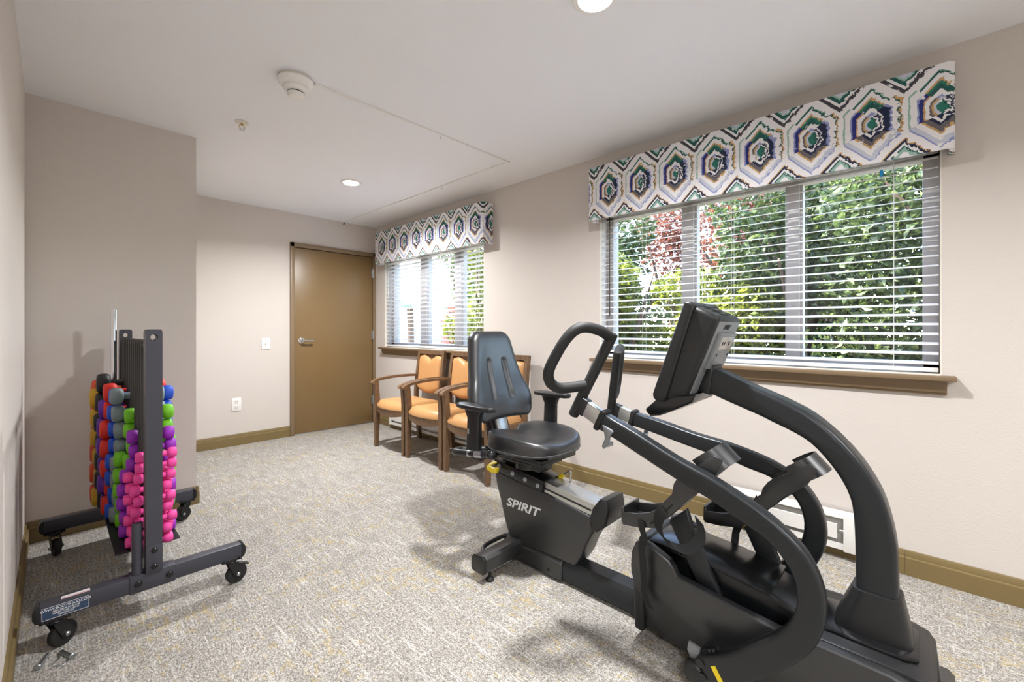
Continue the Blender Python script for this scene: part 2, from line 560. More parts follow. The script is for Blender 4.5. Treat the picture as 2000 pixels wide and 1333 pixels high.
struct('wall_back', M['wall'], lambda bm: box(bm, (-2.5, -2.8, 0), (XW + WT, -2.7, H)))

def bb_prof(h=0.115, t=0.016):
    return [(0, 0), (t, 0), (t, h * 0.70), (t * 0.55, h * 0.74), (t * 0.5, h * 0.97), (t * 0.35, h), (0, h)]
def bb_x(bm, x0, x1, y, sgn):                       # runs along x, sticks out towards sgn * y
    prism(bm, [(y + sgn * a, b) for a, b in bb_prof()], x0, x1, axis='X')
def bb_y(bm, y0, y1, x, sgn):
    prism(bm, [(x + sgn * a, b) for a, b in bb_prof()], y0, y1, axis='Y')
struct('baseboard_far', M['base'], lambda bm: bb_x(bm, 0.655, 1.767, YF, -1))
def bbr(bm):
    bb_y(bm, -2.7, 0.0585, XW, -1); bb_y(bm, 0.0595, 2.2, XW, -1); bb_y(bm, 2.201, 4.95, XW, -1)
struct('baseboard_right', M['base'], bbr)
struct('baseboard_alcove', M['base'], lambda bm: (bb_x(bm, XL, 0.671, 3.52, -1), bb_y(bm, 3.505, YF, 0.655, 1)))
struct('baseboard_left', M['base'], lambda bm: bb_y(bm, 0.8, 3.50, XL, 1))

# ------------------------------------------------------------------ door
door = thing('door_1', 'flat brown door with chrome lever in the end wall', 'door', (2.27, 5.0, 0), kind='structure')
part('door_leaf', M['door'], door, lambda bm: box(bm, (DX0 + 0.006, 4.993, 0.012), (DX1 - 0.006, 5.035, DZ - 0.006), 0.002))
def dframe(bm):
    box(bm, (1.768, 4.975, 0), (DX0, 5.06, 2.115), 0.003)
    box(bm, (DX1, 4.975, 0), (XW - 0.001, 5.06, 2.115), 0.003)
    box(bm, (1.768, 4.975, DZ), (XW - 0.001, 5.06, 2.115), 0.003)
part('door_frame', M['frame'], door, dframe)
part('threshold', M['alu'], door, lambda bm: box(bm, (DX0, 4.985, 0), (DX1, 5.06, 0.010), 0.002))
def hinge(z):
    def f(bm):
        tube(bm, [(DX1 - 0.002, 4.980, z - 0.055), (DX1 - 0.002, 4.980, z + 0.055)], 0.009, 10)
        box(bm, (DX1 - 0.02, 4.986, z - 0.05), (DX1 + 0.014, 4.9925, z + 0.05), 0.001)
    return f
for z in (1.863, 1.093, 0.29):
    part('hinge', M['steel'], door, hinge(z), label='steel butt hinge')
def lever(bm):
    lathe(bm, [(0.034, 0), (0.034, 0.008), (0.028, 0.014), (0.014, 0.016), (0.013, 0.045)], 24, axis_m((1.885, 4.993, 1.04), (0, -1, 0)))
    pts = [(1.880, 4.945, 1.04), (1.92, 4.940, 1.041), (1.96, 4.942, 1.038), (2.00, 4.946, 1.036)]
    tube(bm, catmull(pts, 4), 0.011, 12, sx=1.0, sy=0.8)
part('lever_handle', M['chrome'], door, lever, label='chrome lever handle')

# ------------------------------------------------------------------ windows, sills, blinds
def make_window(name, label, y0, y1, mull, sy0, sy1):
    w = thing(name, label, 'window', (XW, (y0 + y1) / 2, 0.9), kind='structure')
    def fr(bm):
        x0, x1 = 2.875, 2.955
        box(bm, (x0, y0, WZ[0]), (x1, y0 + 0.06, WZ[1]), 0.003)
        box(bm, (x0, y1 - 0.055, WZ[0]), (x1, y1, WZ[1]), 0.003)
        box(bm, (x0, y0, WZ[0]), (x1, y1, WZ[0] + 0.055), 0.003)
        box(bm, (x0, y0, WZ[1] - 0.05), (x1, y1, WZ[1]), 0.003)
    part('window_frame', M['vinyl'], w, fr)
    for a, b in mull:
        part('mullion', M['vinyl'], w, lambda bm: (box(bm, (2.870, a, WZ[0] + 0.05), (2.95, b, WZ[1] - 0.04), 0.003),
                                                  box(bm, (2.885, a - 0.016, WZ[0] + 0.05), (2.94, b + 0.016, WZ[1] - 0.04), 0.003)))
    edges = [y0 + 0.06] + [v for ab in sorted(mull) for v in ab] + [y1 - 0.055]
    for i in range(0, len(edges), 2):
        part('pane', M['glass'], w, lambda bm: box(bm, (2.915, edges[i], WZ[0] + 0.05), (2.921, edges[i + 1], WZ[1] - 0.04)))
    part('window_sill', M['sill'], w, lambda bm: box(bm, (2.713, sy0, 0.928), (XW + 0.002, sy1, 0.950), 0.004), label='narrow brown sill board')
    part('inner_sill', M['cream'], w, lambda bm: box(bm, (XW - 0.03, y0 + 0.001, 0.9495), (2.876, y1 - 0.001, 0.955), 0.001), label='cream ledge under the blind')
    prof = [(2.735, 0.928), (XW - 0.0005, 0.928), (XW - 0.0005, 0.862), (2.766, 0.862), (2.764, 0.872), (2.757, 0.874), (2.746, 0.905)]
    part('apron', M['sill'], w, lambda bm: prism(bm, prof, sy0 + 0.03, sy1 - 0.03, axis='Y'), label='brown moulded apron under the sill')
    part('corner_bead', M['cream'], w, lambda bm: (box(bm, (XW - 0.001, y0 - 0.004, WZ[0]), (XW + 0.02, y0 + 0.002, WZ[1])),
                                                  box(bm, (XW - 0.001, y1 - 0.002, WZ[0]), (XW + 0.02, y1 + 0.002, WZ[1]))))
    return w
w1 = make_window('window_1', 'wide three pane window behind the exercise machine', BW[0], BW[1], [(0.50, 0.554), (1.083, 1.154)], -0.112, 1.784)
make_window('window_2', 'wide three pane window above the tan armchairs', SW[0], SW[1], [(3.43, 3.53), (4.03, 4.15)], 2.94, 4.81)

part('tape_tag', plain('blue_tape', (40, 160, 220), 0.6), w1, lambda bm: box(bm, (2.9130, 0.144, 1.938), (2.9148, 0.157, 1.976)), label='small blue tape tag on the glass')

def make_blind(label, y0, y1, slope, wand_y, zpitch=0.0455, cord_y=()):
    b = thing('window_blind', label, 'blind', (2.825, (y0 + y1) / 2, 0.97), group='slatted blinds in the windows')
    ya, yb = y0 + 0.006, y1 - 0.006
    bm = bmesh.new()
    hw = 0.025
    rows = []
    for k in range(5):
        t = k / 4 * 2 - 1
        x = t * hw * math.cos(math.atan(slope)); z = t * hw * math.sin(math.atan(slope)) - 0.0022 * t * t
        rows.append((x, z))
    ring = []
    for sgn in (1, -1):
        for x, z in (rows if sgn == 1 else rows[::-1]):
            ring.append((x, z + sgn * 0.0013))
    A = [bm.verts.new((x, ya, z)) for x, z in ring]
    B = [bm.verts.new((x, yb, z)) for x, z in ring]
    n = len(ring)
    bm.faces.new(A); bm.faces.new(B[::-1])
    for i in range(n):
        bm.faces.new((A[i], B[i], B[(i + 1) % n], A[(i + 1) % n]))
    me = finish(bm, 'slat', M['slat'], 30)
    z = 1.005
    while z < 1.985:
        s = link('slat', me, b)
        s.location = (2.818, 0, z)
        z += zpitch
    part('bottom_rail', M['slat'], b, lambda bm: box(bm, (2.795, ya, 0.962), (2.842, yb, 0.982), 0.004))
    part('head_rail', M['slat'], b, lambda bm: box(bm, (2.79, ya, 1.985), (2.845, yb, 2.029), 0.003))
    for cy in cord_y:
        part('ladder_cord', M['cord'], b, lambda bm: (tube(bm, [(2.793, cy, 0.975), (2.793, cy, 1.99)], 0.0011, 5), tube(bm, [(2.843, cy, 0.975), (2.843, cy, 1.99)], 0.0011, 5)))
    part('tilt_wand', M['wand'] if slope > 0 else M['cord'], b, lambda bm: (tube(bm, [(2.786, wand_y, 1.26 if slope > 0 else 1.55), (2.786, wand_y, 1.99)], 0.0045, 8), tube(bm, [(2.786, wand_y, 1.255 if slope > 0 else 1.545), (2.786, wand_y, 1.30 if slope > 0 else 1.59)], 0.006, 8)))
    return b
make_blind('open white slatted blind in the window behind the exercise machine', BW[0], BW[1], 0.20, 1.655, cord_y=(0.10, 0.46, 0.83, 1.0, 1.40))
bl2 = make_blind('half open white slatted blind in the window above the armchairs', SW[0], SW[1], -0.20, 4.69, cord_y=(3.12, 3.7, 4.25, 4.55))
part('pull_cord', M['cord'], bl2, lambda bm: (tube(bm, [(2.786, 3.10, 1.50), (2.786, 3.10, 1.99)], 0.0015, 6), tube(bm, [(2.786, 3.075, 1.44), (2.786, 3.075, 1.99)], 0.0015, 6)))
part('tassel', M['wand'], bl2, lambda bm: (lathe(bm, [(0.004, 0.035), (0.008, 0.02), (0.010, 0.0)], 10, Matrix.Translation((2.786, 3.10, 1.47))), lathe(bm, [(0.004, 0.035), (0.008, 0.02), (0.010, 0.0)], 10, Matrix.Translation((2.786, 3.075, 1.41)))), label='dark cord tassels')

def make_valance(label, y0, y1, off):
    t = thing('valance', label, 'valance', (2.72, (y0 + y1) / 2, 1.945), group='printed fabric valances')
    def body(bm):
        z0, z1, xf = 1.945, 2.320, 2.655
        o = [(XW - 0.001, y0), (xf + 0.025, y0), (xf + 0.008, y0 + 0.006), (xf, y0 + 0.025), (xf, y1 - 0.025), (xf + 0.008, y1 - 0.006), (xf + 0.025, y1), (XW - 0.001, y1)]
        i = [(XW - 0.001, y1 - 0.018), (xf + 0.03, y1 - 0.018), (xf + 0.018, y1 - 0.03), (xf + 0.018, y0 + 0.03), (xf + 0.03, y0 + 0.018), (XW - 0.001, y0 + 0.018)]
        prism(bm, [(p[0], p[1]) for p in o + i], z0, z1, 0.003, 2, axis='Z')
    b = part('fabric_front', M['valance'], t, body)
    # print registration: a hexagon centre sits at y = off, z = 2.13 on the front face
    mesh = b.data
    sh = Vector((2.655, off, 2.13))
    mesh.transform(Matrix.Translation(-sh))
    b.location = sh
    part('dust_board', M['cream'], t, lambda bm: box(bm, (2.675, y0 + 0.02, 2.300), (XW - 0.001, y1 - 0.02, 2.316)))
    return t
make_valance('blue and green hexagon print valance over the window behind the exercise machine', -0.105, 1.757, 0.41)
make_valance('blue and green hexagon print valance over the window above the armchairs', 2.87, 4.79, 3.68)

# ------------------------------------------------------------------ ceiling fittings
def downlight(x, y, label):
    t = thing('recessed_light', label, 'ceiling light', (x, y, H), group='recessed ceiling lights')
    part('trim_ring', M['white'], t, lambda bm: lathe(bm, [(0.062, -0.0005), (0.085, -0.0005), (0.088, -0.004), (0.084, -0.008), (0.066, -0.010), (0.062, -0.006)], 40, Matrix.Translation((x, y, H)), cap=False))
    part('lens', M['lamp'], t, lambda bm: lathe(bm, [(0.066, -0.001), (0.066, -0.005), (0.05, -0.0075)], 32, Matrix.Translation((x, y, H))))
    ld = bpy.data.lights.new('lamp_light', 'AREA')
    ld.shape = 'DISK'; ld.size = 0.13; ld.energy = DOWNLIGHT_W; ld.color = (0.985, 0.99, 1.0); ld.spread = 2.66
    lo = bpy.data.objects.new('lamp_light', ld)
    COL.objects.link(lo)
    lo.parent = t
    lo.location = (0, 0, -0.014)
    return t
downlight(1.435, 0.915, 'bright recessed ceiling light cut by the top edge of the picture')
downlight(1.775, 3.60, 'bright recessed ceiling light in front of the brown door')
downlight(1.435, -1.75, 'added recessed fill light, unseen behind the camera near the back wall')  # fill lamp added out of view to brighten the room
downlight(-1.0, -0.9, 'added recessed fill light, unseen in the side bay behind the camera')  # second added fill lamp, also out of view, for softer shadows

sd = thing('smoke_detector', 'round white smoke detector on the ceiling beside the wire channel', 'smoke detector', (0.85, 2.32, H))
part('mount_plate', M['cream'], sd, lambda bm: lathe(bm, [(0.075, 0), (0.078, -0.006), (0.078, -0.014), (0.06, -0.016)], 40, Matrix.Translation((0.85, 2.32, H))))
part('base_ring', M['white'], sd, lambda bm: lathe(bm, [(0.084, -0.014), (0.086, -0.020), (0.080, -0.034), (0.066, -0.046), (0.060, -0.047)], 40, Matrix.Translation((0.85, 2.32, H))))
part('sensor_head', M['white'], sd, lambda bm: lathe(bm, [(0.058, -0.046), (0.060, -0.056), (0.050, -0.070), (0.040, -0.072)], 40, Matrix.Translation((0.85, 2.32, H))))
part('vent_slot', M['rubber'], sd, lambda bm: lathe(bm, [(0.038, -0.071), (0.038, -0.078)], 32, Matrix.Translation((0.85, 2.32, H))))
part('sensor_cap', M['white'], sd, lambda bm: lathe(bm, [(0.041, -0.078), (0.041, -0.084), (0.034, -0.096), (0.02, -0.100)], 32, Matrix.Translation((0.85, 2.32, H))))

rw = thing('wire_channel', 'thin white wire channel running across the ceiling to the end wall', 'wire channel', (1.6, 2.29, H))
part('channel', M['white'], rw, lambda bm: box(bm, (0.93, 2.284, H - 0.010), (2.37, 2.296, H), 0.002), label='run from the smoke detector')
part('channel', M['white'], rw, lambda bm: box(bm, (2.366, 2.30, H - 0.010), (2.378, YF - 0.002, H), 0.002), label='run along the windows')
part('elbow', M['white'], rw, lambda bm: box(bm, (2.358, 2.278, H - 0.012), (2.388, 2.308, H), 0.003))
part('end_fitting', M['rubber'], rw, lambda bm: (tube(bm, catmull([(2.372, YF - 0.03, H - 0.008), (2.372, YF - 0.012, H - 0.016), (2.372, YF - 0.008, H - 0.034)], 4), 0.007, 8)), label='dark end clip at the end wall')
for cx, cy in ((1.74, 2.29), (2.372, 3.1)):
    part('clip', M['steel'], rw, lambda bm: tube(bm, catmull([(cx, cy, H - 0.012), (cx + 0.004, cy, H - 0.022), (cx - 0.004, cy, H - 0.034)], 4), 0.0016, 6))

sp = thing('sprinkler', 'small brass fire sprinkler head in the ceiling', 'sprinkler', (0.80, 3.05, H))
brass = plain('aged_brass', (196, 170, 116), 0.35, 0.7)
part('escutcheon', M['cream'], sp, lambda bm: lathe(bm, [(0.012, -0.002), (0.036, -0.0005), (0.038, -0.004), (0.014, -0.008)], 28, Matrix.Translation((0.80, 3.05, H))))
part('frame_arms', brass, sp, lambda bm: (tube(bm, [(0.80, 3.05, H), (0.80, 3.05, H - 0.02)], 0.008, 10), tube(bm, catmull([(0.79, 3.05, H - 0.02), (0.785, 3.05, H - 0.032), (0.799, 3.05, H - 0.046)], 4), 0.0024, 6), tube(bm, catmull([(0.81, 3.05, H - 0.02), (0.815, 3.05, H - 0.032), (0.801, 3.05, H - 0.046)], 4), 0.0024, 6)))
part('deflector', M['steel'], sp, lambda bm: lathe(bm, [(0.004, -0.046), (0.017, -0.046), (0.017, -0.048), (0.004, -0.049)], 20, Matrix.Translation((0.80, 3.05, H))))

# ------------------------------------------------------------------ wall plates and heaters
sw = thing('light_switch', 'white light switch plate left of the brown door', 'light switch', (1.53, YF, 1.01))
part('plate', M['white'], sw, lambda bm: box(bm, (1.488, YF - 0.007, 0.953), (1.573, YF, 1.072), 0.003))
part('toggle', M['white'], sw, lambda bm: box(bm, (1.524, YF - 0.018, 1.005), (1.537, YF - 0.006, 1.030), 0.002))
for z in (0.985, 1.045):
    part('screw', M['steel'], sw, lambda bm: lathe(bm, [(0.0035, 0), (0.003, 0.001)], 10, axis_m((1.5305, YF - 0.007, z), (0, -1, 0))))
ol = thing('power_outlet', 'white power outlet plate low on the end wall', 'power outlet', (1.262, YF, 0.41))
part('plate', M['white'], ol, lambda bm: box(bm, (1.220, YF - 0.007, 0.345), (1.305, YF, 0.475), 0.003))
for z in (0.385, 0.437):
    so = part('socket', M['whitemetal'], ol, lambda bm: box(bm, (1.246, YF - 0.009, z - 0.018), (1.279, YF - 0.006, z + 0.018), 0.006))
    part('slot', M['rubber'], so, lambda bm: (box(bm, (1.254, YF - 0.0096, z - 0.004), (1.2565, YF - 0.0085, z + 0.008)), box(bm, (1.268, YF - 0.0096, z - 0.004), (1.2705, YF - 0.0085, z + 0.008)), box(bm, (1.2605, YF - 0.0096, z - 0.013), (1.2645, YF - 0.0085, z - 0.008))))

def heater(label, y0, y1):
    t = thing('baseboard_heater', label, 'heater', (XW - 0.03, (y0 + y1) / 2, 0.05), group='white electric baseboard heaters')
    x = XW - 0.017
    part('back_plate', M['whitemetal'], t, lambda bm: prism(bm, [(x, 0.05), (x - 0.006, 0.05), (x - 0.006, 0.235), (x, 0.235)], y0, y1, axis='Y'))
    part('top_hood', M['whitemetal'], t, lambda bm: prism(bm, [(x, 0.235), (x - 0.055, 0.218), (x - 0.056, 0.213), (x - 0.05, 0.212), (x, 0.226)], y0, y1, axis='Y'))
    part('front_cover', M['whitemetal'], t, lambda bm: prism(bm, [(x - 0.05, 0.105), (x - 0.056, 0.107), (x - 0.058, 0.180), (x - 0.052, 0.182)], y0 + 0.11, y1 - 0.05, 0.001, 1, axis='Y'))
    part('bottom_rail', M['whitemetal'], t, lambda bm: prism(bm, [(x, 0.05), (x - 0.05, 0.055), (x - 0.05, 0.085), (x - 0.044, 0.085), (x - 0.044, 0.062), (x, 0.058)], y0, y1, axis='Y'))
    part('heating_pipe', M['alu'], t, lambda bm: tube(bm, [(x - 0.028, y0 + 0.04, 0.14), (x - 0.028, y1 - 0.03, 0.14)], 0.010, 10))
    for a, b in ((y0, y0 + 0.085), (y1 - 0.03, y1)):
        part('end_cap', M['whitemetal'], t, lambda bm: box(bm, (x - 0.059, a, 0.05), (x, b, 0.232), 0.003))
    return t
heater('white baseboard heater on the wall behind the exercise machine', 0.20, 0.88)
heater('white baseboard heater low on the wall behind the tan armchairs', 2.72, 4.55)

# ------------------------------------------------------------------ tan armchairs
def make_chair(label):
    """faces -x; origin on the floor between the front legs"""
    t = thing('armchair', label, 'armchair', (0, 0, 0), group='tan armchairs in a row under the window')
    W = 0.247                                         # half distance of the front legs
    for s in (-1, 1):
        def leg_f(bm, s=s):
            rows = [(-0.004, s * W, 0.0, 0.015), (0.0, s * W, 0.25, 0.020), (0.002, s * W, 0.45, 0.022), (-0.012, s * W, 0.645, 0.019)]
            tube(bm, catmull([r[:3] for r in rows], 4), [0.0185 + 0.003 * math.sin(PI * i / 12) + 0.004 * (i / 12) for i in range(13)], 4, sx=1.35, sy=1.2)
        part('front_leg', M['wood'], t, leg_f, 30)
        def leg_b(bm, s=s):
            pts = [(0.485, s * 0.215, 0.0), (0.46, s * 0.215, 0.22), (0.445, s * 0.215, 0.42), (0.445, s * 0.213, 0.55), (0.468, s * 0.210, 0.75), (0.495, s * 0.207, 0.945)]
            tube(bm, catmull(pts, 4), 0.021, 4, sx=1.3, sy=1.2)
        part('rear_post', M['wood'], t, leg_b, 30)
        def arm(bm, s=s):
            pts = [(-0.055, s * W, 0.628), (-0.03, s * (W + 0.003), 0.648), (0.05, s * (W + 0.004), 0.668), (0.20, s * (W - 0.004), 0.682), (0.36, s * (W - 0.022), 0.684), (0.46, s * 0.224, 0.678)]
            c = catmull(pts, 5)
            ribbon(bm, c, (0, 0.046, 0), 0.024)
        a = part('armrest', M['wood'], t, arm, 30)
    def apron(bm):
        n = 14
        out_, in_ = [], []
        for i in range(n + 1):
            y = -W + 2 * W * i / n
            x = -0.005 - 0.045 * (1 - (y / W) ** 2)
            out_.append((x, y)); in_.append((x + 0.024, y))
        A = [bm.verts.new((x, y, 0.335 + 0.03 * (abs(y) / W) ** 2)) for x, y in out_]
        B = [bm.verts.new((x, y, 0.405)) for x, y in out_]
        Cc = [bm.verts.new((x, y, 0.405)) for x, y in in_]
        D = [bm.verts.new((x, y, 0.335 + 0.03 * (abs(y) / W) ** 2)) for x, y in in_]
        for i in range(n):
            for P, Q in ((A, B), (B, Cc), (Cc, D), (D, A)):
                bm.faces.new((P[i], P[i + 1], Q[i + 1], Q[i]))
        bm.faces.new((A[0], B[0], Cc[0], D[0])); bm.faces.new((A[-1], D[-1], Cc[-1], B[-1]))
        for s in (-1, 1):
            prism(bm, [(0.0, 0.345), (0.445, 0.345), (0.445, 0.405), (0.0, 0.405)], s * (W - 0.03) - 0.011, s * (W - 0.03) + 0.011, axis='Y')
        box(bm, (0.430, -0.21, 0.345), (0.452, 0.21, 0.405))
    part('seat_rail', M['wood'], t, apron)
    def seat(bm):
        nu, nv = 20, 14
        def pt(i, j, top):
            u = i / nu * 2 - 1; v = j / nv
            w = (W - 0.02) * (1 - 0.15 * v)
            y = u * w
            x = -0.045 * (1 - u * u) - 0.012 + v * 0.45
            e = min(1.0, 4.5 * min(1 - abs(u), v + 0.0, 1 - v + 0.06))
            e = math.sqrt(max(0.0, 1 - (1 - e) ** 2))
            return (x, y, 0.405 + (0.022 + 0.050 * e + 0.006 * (1 - u * u) - 0.012 * v) if top else 0.404 + 0.002)
        T = [[bm.verts.new(pt(i, j, True)) for j in range(nv + 1)] for i in range(nu + 1)]
        B = [[bm.verts.new(pt(i, j, False)) for j in range(nv + 1)] for i in range(nu + 1)]
        for i in range(nu):
            for j in range(nv):
                bm.faces.new((T[i][j], T[i + 1][j], T[i + 1][j + 1], T[i][j + 1]))
                bm.faces.new((B[i][j], B[i][j + 1], B[i + 1][j + 1], B[i + 1][j]))
        for i in range(nu):
            bm.faces.new((T[i][0], B[i][0], B[i + 1][0], T[i + 1][0])); bm.faces.new((T[i][nv], T[i + 1][nv], B[i + 1][nv], B[i][nv]))
        for j in range(nv):
            bm.faces.new((T[0][j], T[0][j + 1], B[0][j + 1], B[0][j])); bm.faces.new((T[nu][j], B[nu][j], B[nu][j + 1], T[nu][j + 1]))
    part('seat_cushion', M['tan'], t, seat, 60)
    def back_x(z):
        return 0.444 + max(0, z - 0.52) * 0.118
    part('top_rail', M['wood'], t, lambda bm: prism(bm, [(back_x(0.915) - 0.02, 0.905), (back_x(0.945) - 0.024, 0.945), (back_x(0.945) + 0.016, 0.945), (back_x(0.915) + 0.016, 0.905)], -0.205, 0.205, 0.004, 1, axis='Y'), 30)
    part('back_frame', M['wood'], t, lambda bm: prism(bm, [(back_x(0.70) + 0.008, 0.56), (back_x(0.9) + 0.006, 0.91), (back_x(0.9) + 0.018, 0.91), (back_x(0.7) + 0.018, 0.56)], -0.20, 0.20, axis='Y'), 30)
    def backpad(bm):
        nu, nv = 24, 16
        def edge_top(u):                               # V notch in the middle of the top edge
            a = abs(u)
            return 0.845 + 0.055 * min(1, max(0, (a - 0.0) / 0.55)) ** 0.9 - 0.018 * max(0, a - 0.6) / 0.4
        def edge_bot(u):
            return 0.505 + 0.045 * abs(u) ** 2.2
        def pt(i, j, f):
            u = i / nu * 2 - 1; v = j / nv
            z = edge_bot(u) * (1 - v) + edge_top(u) * v
            e = min(1.0, 6 * min(1 - abs(u), v, 1 - v))
            e = math.sqrt(max(0.0, 1 - (1 - e) ** 2))
            x = back_x(z) + (0.006 - f * (0.012 + 0.026 * e))
            return (x, u * 0.186, z)
        T = [[bm.verts.new(pt(i, j, 1)) for j in range(nv + 1)] for i in range(nu + 1)]
        B = [[bm.verts.new(pt(i, j, 0)) for j in range(nv + 1)] for i in range(nu + 1)]
        for i in range(nu):
            for j in range(nv):
                bm.faces.new((T[i][j], T[i + 1][j], T[i + 1][j + 1], T[i][j + 1]))
                bm.faces.new((B[i][j], B[i][j + 1], B[i + 1][j + 1], B[i + 1][j]))
        for i in range(nu):
            bm.faces.new((T[i][0], B[i][0], B[i + 1][0], T[i + 1][0])); bm.faces.new((T[i][nv], T[i + 1][nv], B[i + 1][nv], B[i][nv]))
        for j in range(nv):
            bm.faces.new((T[0][j], T[0][j + 1], B[0][j + 1], B[0][j])); bm.faces.new((T[nu][j], B[nu][j], B[nu][j + 1], T[nu][j + 1]))
    part('back_cushion', M['tan'], t, backpad, 60)
    return t

def copy_thing(root, loc, label):
    r = root.copy()
    COL.objects.link(r)
    r.location = loc; r['label'] = label
    for ch in list(root.children):
        c = ch.copy(); COL.objects.link(c); c.parent = r
        for g in list(ch.children):
            d = g.copy(); COL.objects.link(d); d.parent = c
    return r
ch0 = make_chair('tan armchair with wooden arms standing closest to the brown door')
copy_thing(ch0, (2.215, 3.143, 0), 'tan armchair with wooden arms in the middle of the row of three')
copy_thing(ch0, (2.215, 2.586, 0), 'tan armchair mostly hidden behind the black machine seat')
ch0.location = (2.215, 3.70, 0)

ft = thing('folded_table', 'white folded table standing on edge between the armchairs and the wall', 'folding table', (2.74, 2.85, 0))
part('panel', M['white'], ft, lambda bm: box(bm, (2.756, 2.40, 0.236), (2.768, 3.40, 0.80), 0.005))
part('panel', M['greypanel'], ft, lambda bm: box(bm, (2.744, 2.42, 0.236), (2.755, 3.38, 0.79), 0.004), label='grey inner leaf of the folded table')
part('hinge_edge', M['white'], ft, lambda bm: tube(bm, [(2.757, 2.40, 0.80), (2.757, 3.40, 0.80)], 0.010, 10))
for yy in (2.45, 3.35):
    part('folded_leg', M['whitemetal'], ft, lambda bm: tube(bm, [(2.737, yy, 0.26), (2.737, yy, 0.70)], 0.0065, 10))

# ------------------------------------------------------------------ dumbbell rack
RX = 0.28
rk = thing('dumbbell_rack', 'slate grey wheeled dumbbell rack standing by the left wall', 'dumbbell rack', (RX, 2.76, 0))
Y1, Y2 = 2.285, 3.27
def foot(y):
    def f(bm):
        box(bm, (-0.035, y - 0.026, 0.118), (0.592, y + 0.026, 0.180), 0.004)
    return f
def end_cap(x, y, s):
    def f(bm):
        prism(bm, [(x, 0.117), (x, 0.181), (x + s * 0.010, 0.176), (x + s * 0.017, 0.160), (x + s * 0.017, 0.138), (x + s * 0.010, 0.122)], y - 0.027, y + 0.027, 0.003, 2, axis='Y')
    return f
def caster(parent, x, y, ang, brake):
    d = Vector((math.cos(ang), math.sin(ang), 0))
    n = Vector((-d.y, d.x, 0))
    c = part('caster', M['rackdark'], parent, lambda bm: (
        box(bm, (x - 0.040, y - 0.024, 0.110), (x + 0.040, y + 0.024, 0.1175), 0.002),
        lathe(bm, [(0.020, 0.098), (0.024, 0.104), (0.020, 0.110)], 16, Matrix.Translation((x, y, 0))),
        [prism_fork(bm, x, y, d, n, s) for s in (-1, 1)]), label='black swivel caster')
    wc = Vector((x, y, 0.043)) + d * 0.022
    part('wheel', M['rubber'], c, lambda bm: lathe(bm, [(0.012, -0.013), (0.030, -0.013), (0.039, -0.012), (0.043, -0.007), (0.043, 0.007), (0.039, 0.012), (0.030, 0.013), (0.012, 0.013)], 28, axis_m(wc, n)))
    part('axle', M['steel'], c, lambda bm: (lathe(bm, [(0.008, 0.020), (0.008, 0.026), (0.005, 0.029)], 8, axis_m(wc, n)), lathe(bm, [(0.008, 0.020), (0.008, 0.026), (0.005, 0.029)], 8, axis_m(wc, -n))), label='bright axle bolt')
    for a, b in ((-0.03, -0.017), (0.03, -0.017), (-0.03, 0.017), (0.03, 0.017)):
        part('bolt_head', M['gloss'], c, lambda bm: lathe(bm, [(0.007, 0.117), (0.007, 0.121), (0.004, 0.124)], 8, Matrix.Translation((x + a, y + b * 1.9, 0))))
    if brake:
        q = wc + d * 0.030 + Vector((0, 0, 0.032))
        part('brake_pedal', M['rackdark'], c, lambda bm: box(bm, (-0.022, -0.014, -0.003), (0.022, 0.014, 0.003), 0.002, mtx=Matrix.Translation(q) @ Matrix.Rotation(ang, 4, 'Z') @ Matrix.Rotation(0.35, 4, 'Y')))
def prism_fork(bm, x, y, d, n, s):
    o = Vector((x, y, 0)) + n * (s * 0.018)
    prof = [(-0.018, 0.100), (0.022, 0.100), (0.040, 0.060), (0.034, 0.036), (0.022, 0.030), (0.010, 0.036)]
    A = [bm.verts.new(o + d * u + Vector((0, 0, z)) - n * 0.0015) for u, z in prof]
    B = [bm.verts.new(o + d * u + Vector((0, 0, z)) + n * 0.0015) for u, z in prof]
    bm.faces.new(A); bm.faces.new(B[::-1])
    for i in range(len(prof)):
        j = (i + 1) % len(prof)
        bm.faces.new((A[i], B[i], B[j], A[j]))
for y in (Y1, Y2):
    ff = part('foot_beam', M['rack'], rk, foot(y))
    for x, s in ((-0.035, -1), (0.592, 1)):
        part('end_cap', M['rackdark'], ff, end_cap(x, y, s))
    part('socket_sleeve', M['rack'], rk, lambda bm: box(bm, (0.205, y - 0.030, 0.114), (0.350, y + 0.030, 0.184), 0.004))
    for bx in (0.232, 0.330):
        part('bolt', M['gloss'], rk, lambda bm: lathe(bm, [(0.013, 0.0), (0.013, 0.004), (0.008, 0.008), (0.008, 0.011)], 8, axis_m((bx, y - 0.030, 0.150), (0, -1, 0))))
caster(rk, 0.005, Y1, 0.6, False)
caster(rk, 0.555, Y1, 0.15, True)
caster(rk, 0.005, Y2 - 0.02, -1.35, False)
caster(rk, 0.560, Y2, PI + 0.25, False)
def upright(y):
    def f(bm):
        # post outline with a round through-hole near the top (slit outline closes on itself)
        hole = [(RX + 0.0125 * math.sin(2 * PI * k / 24), 1.128 + 0.0125 * math.cos(2 * PI * k / 24)) for k in range(25)]
        prism(bm, [(RX - 0.026, 0.18), (RX + 0.026, 0.18), (RX + 0.026, 1.148), (RX + 0.0235, 1.157), (RX + 0.019, 1.160), (RX, 1.160)] + hole + [(RX, 1.160), (RX - 0.019, 1.160), (RX - 0.0235, 1.157), (RX - 0.026, 1.148)], y - 0.037, y + 0.037, axis='Y')
    return f
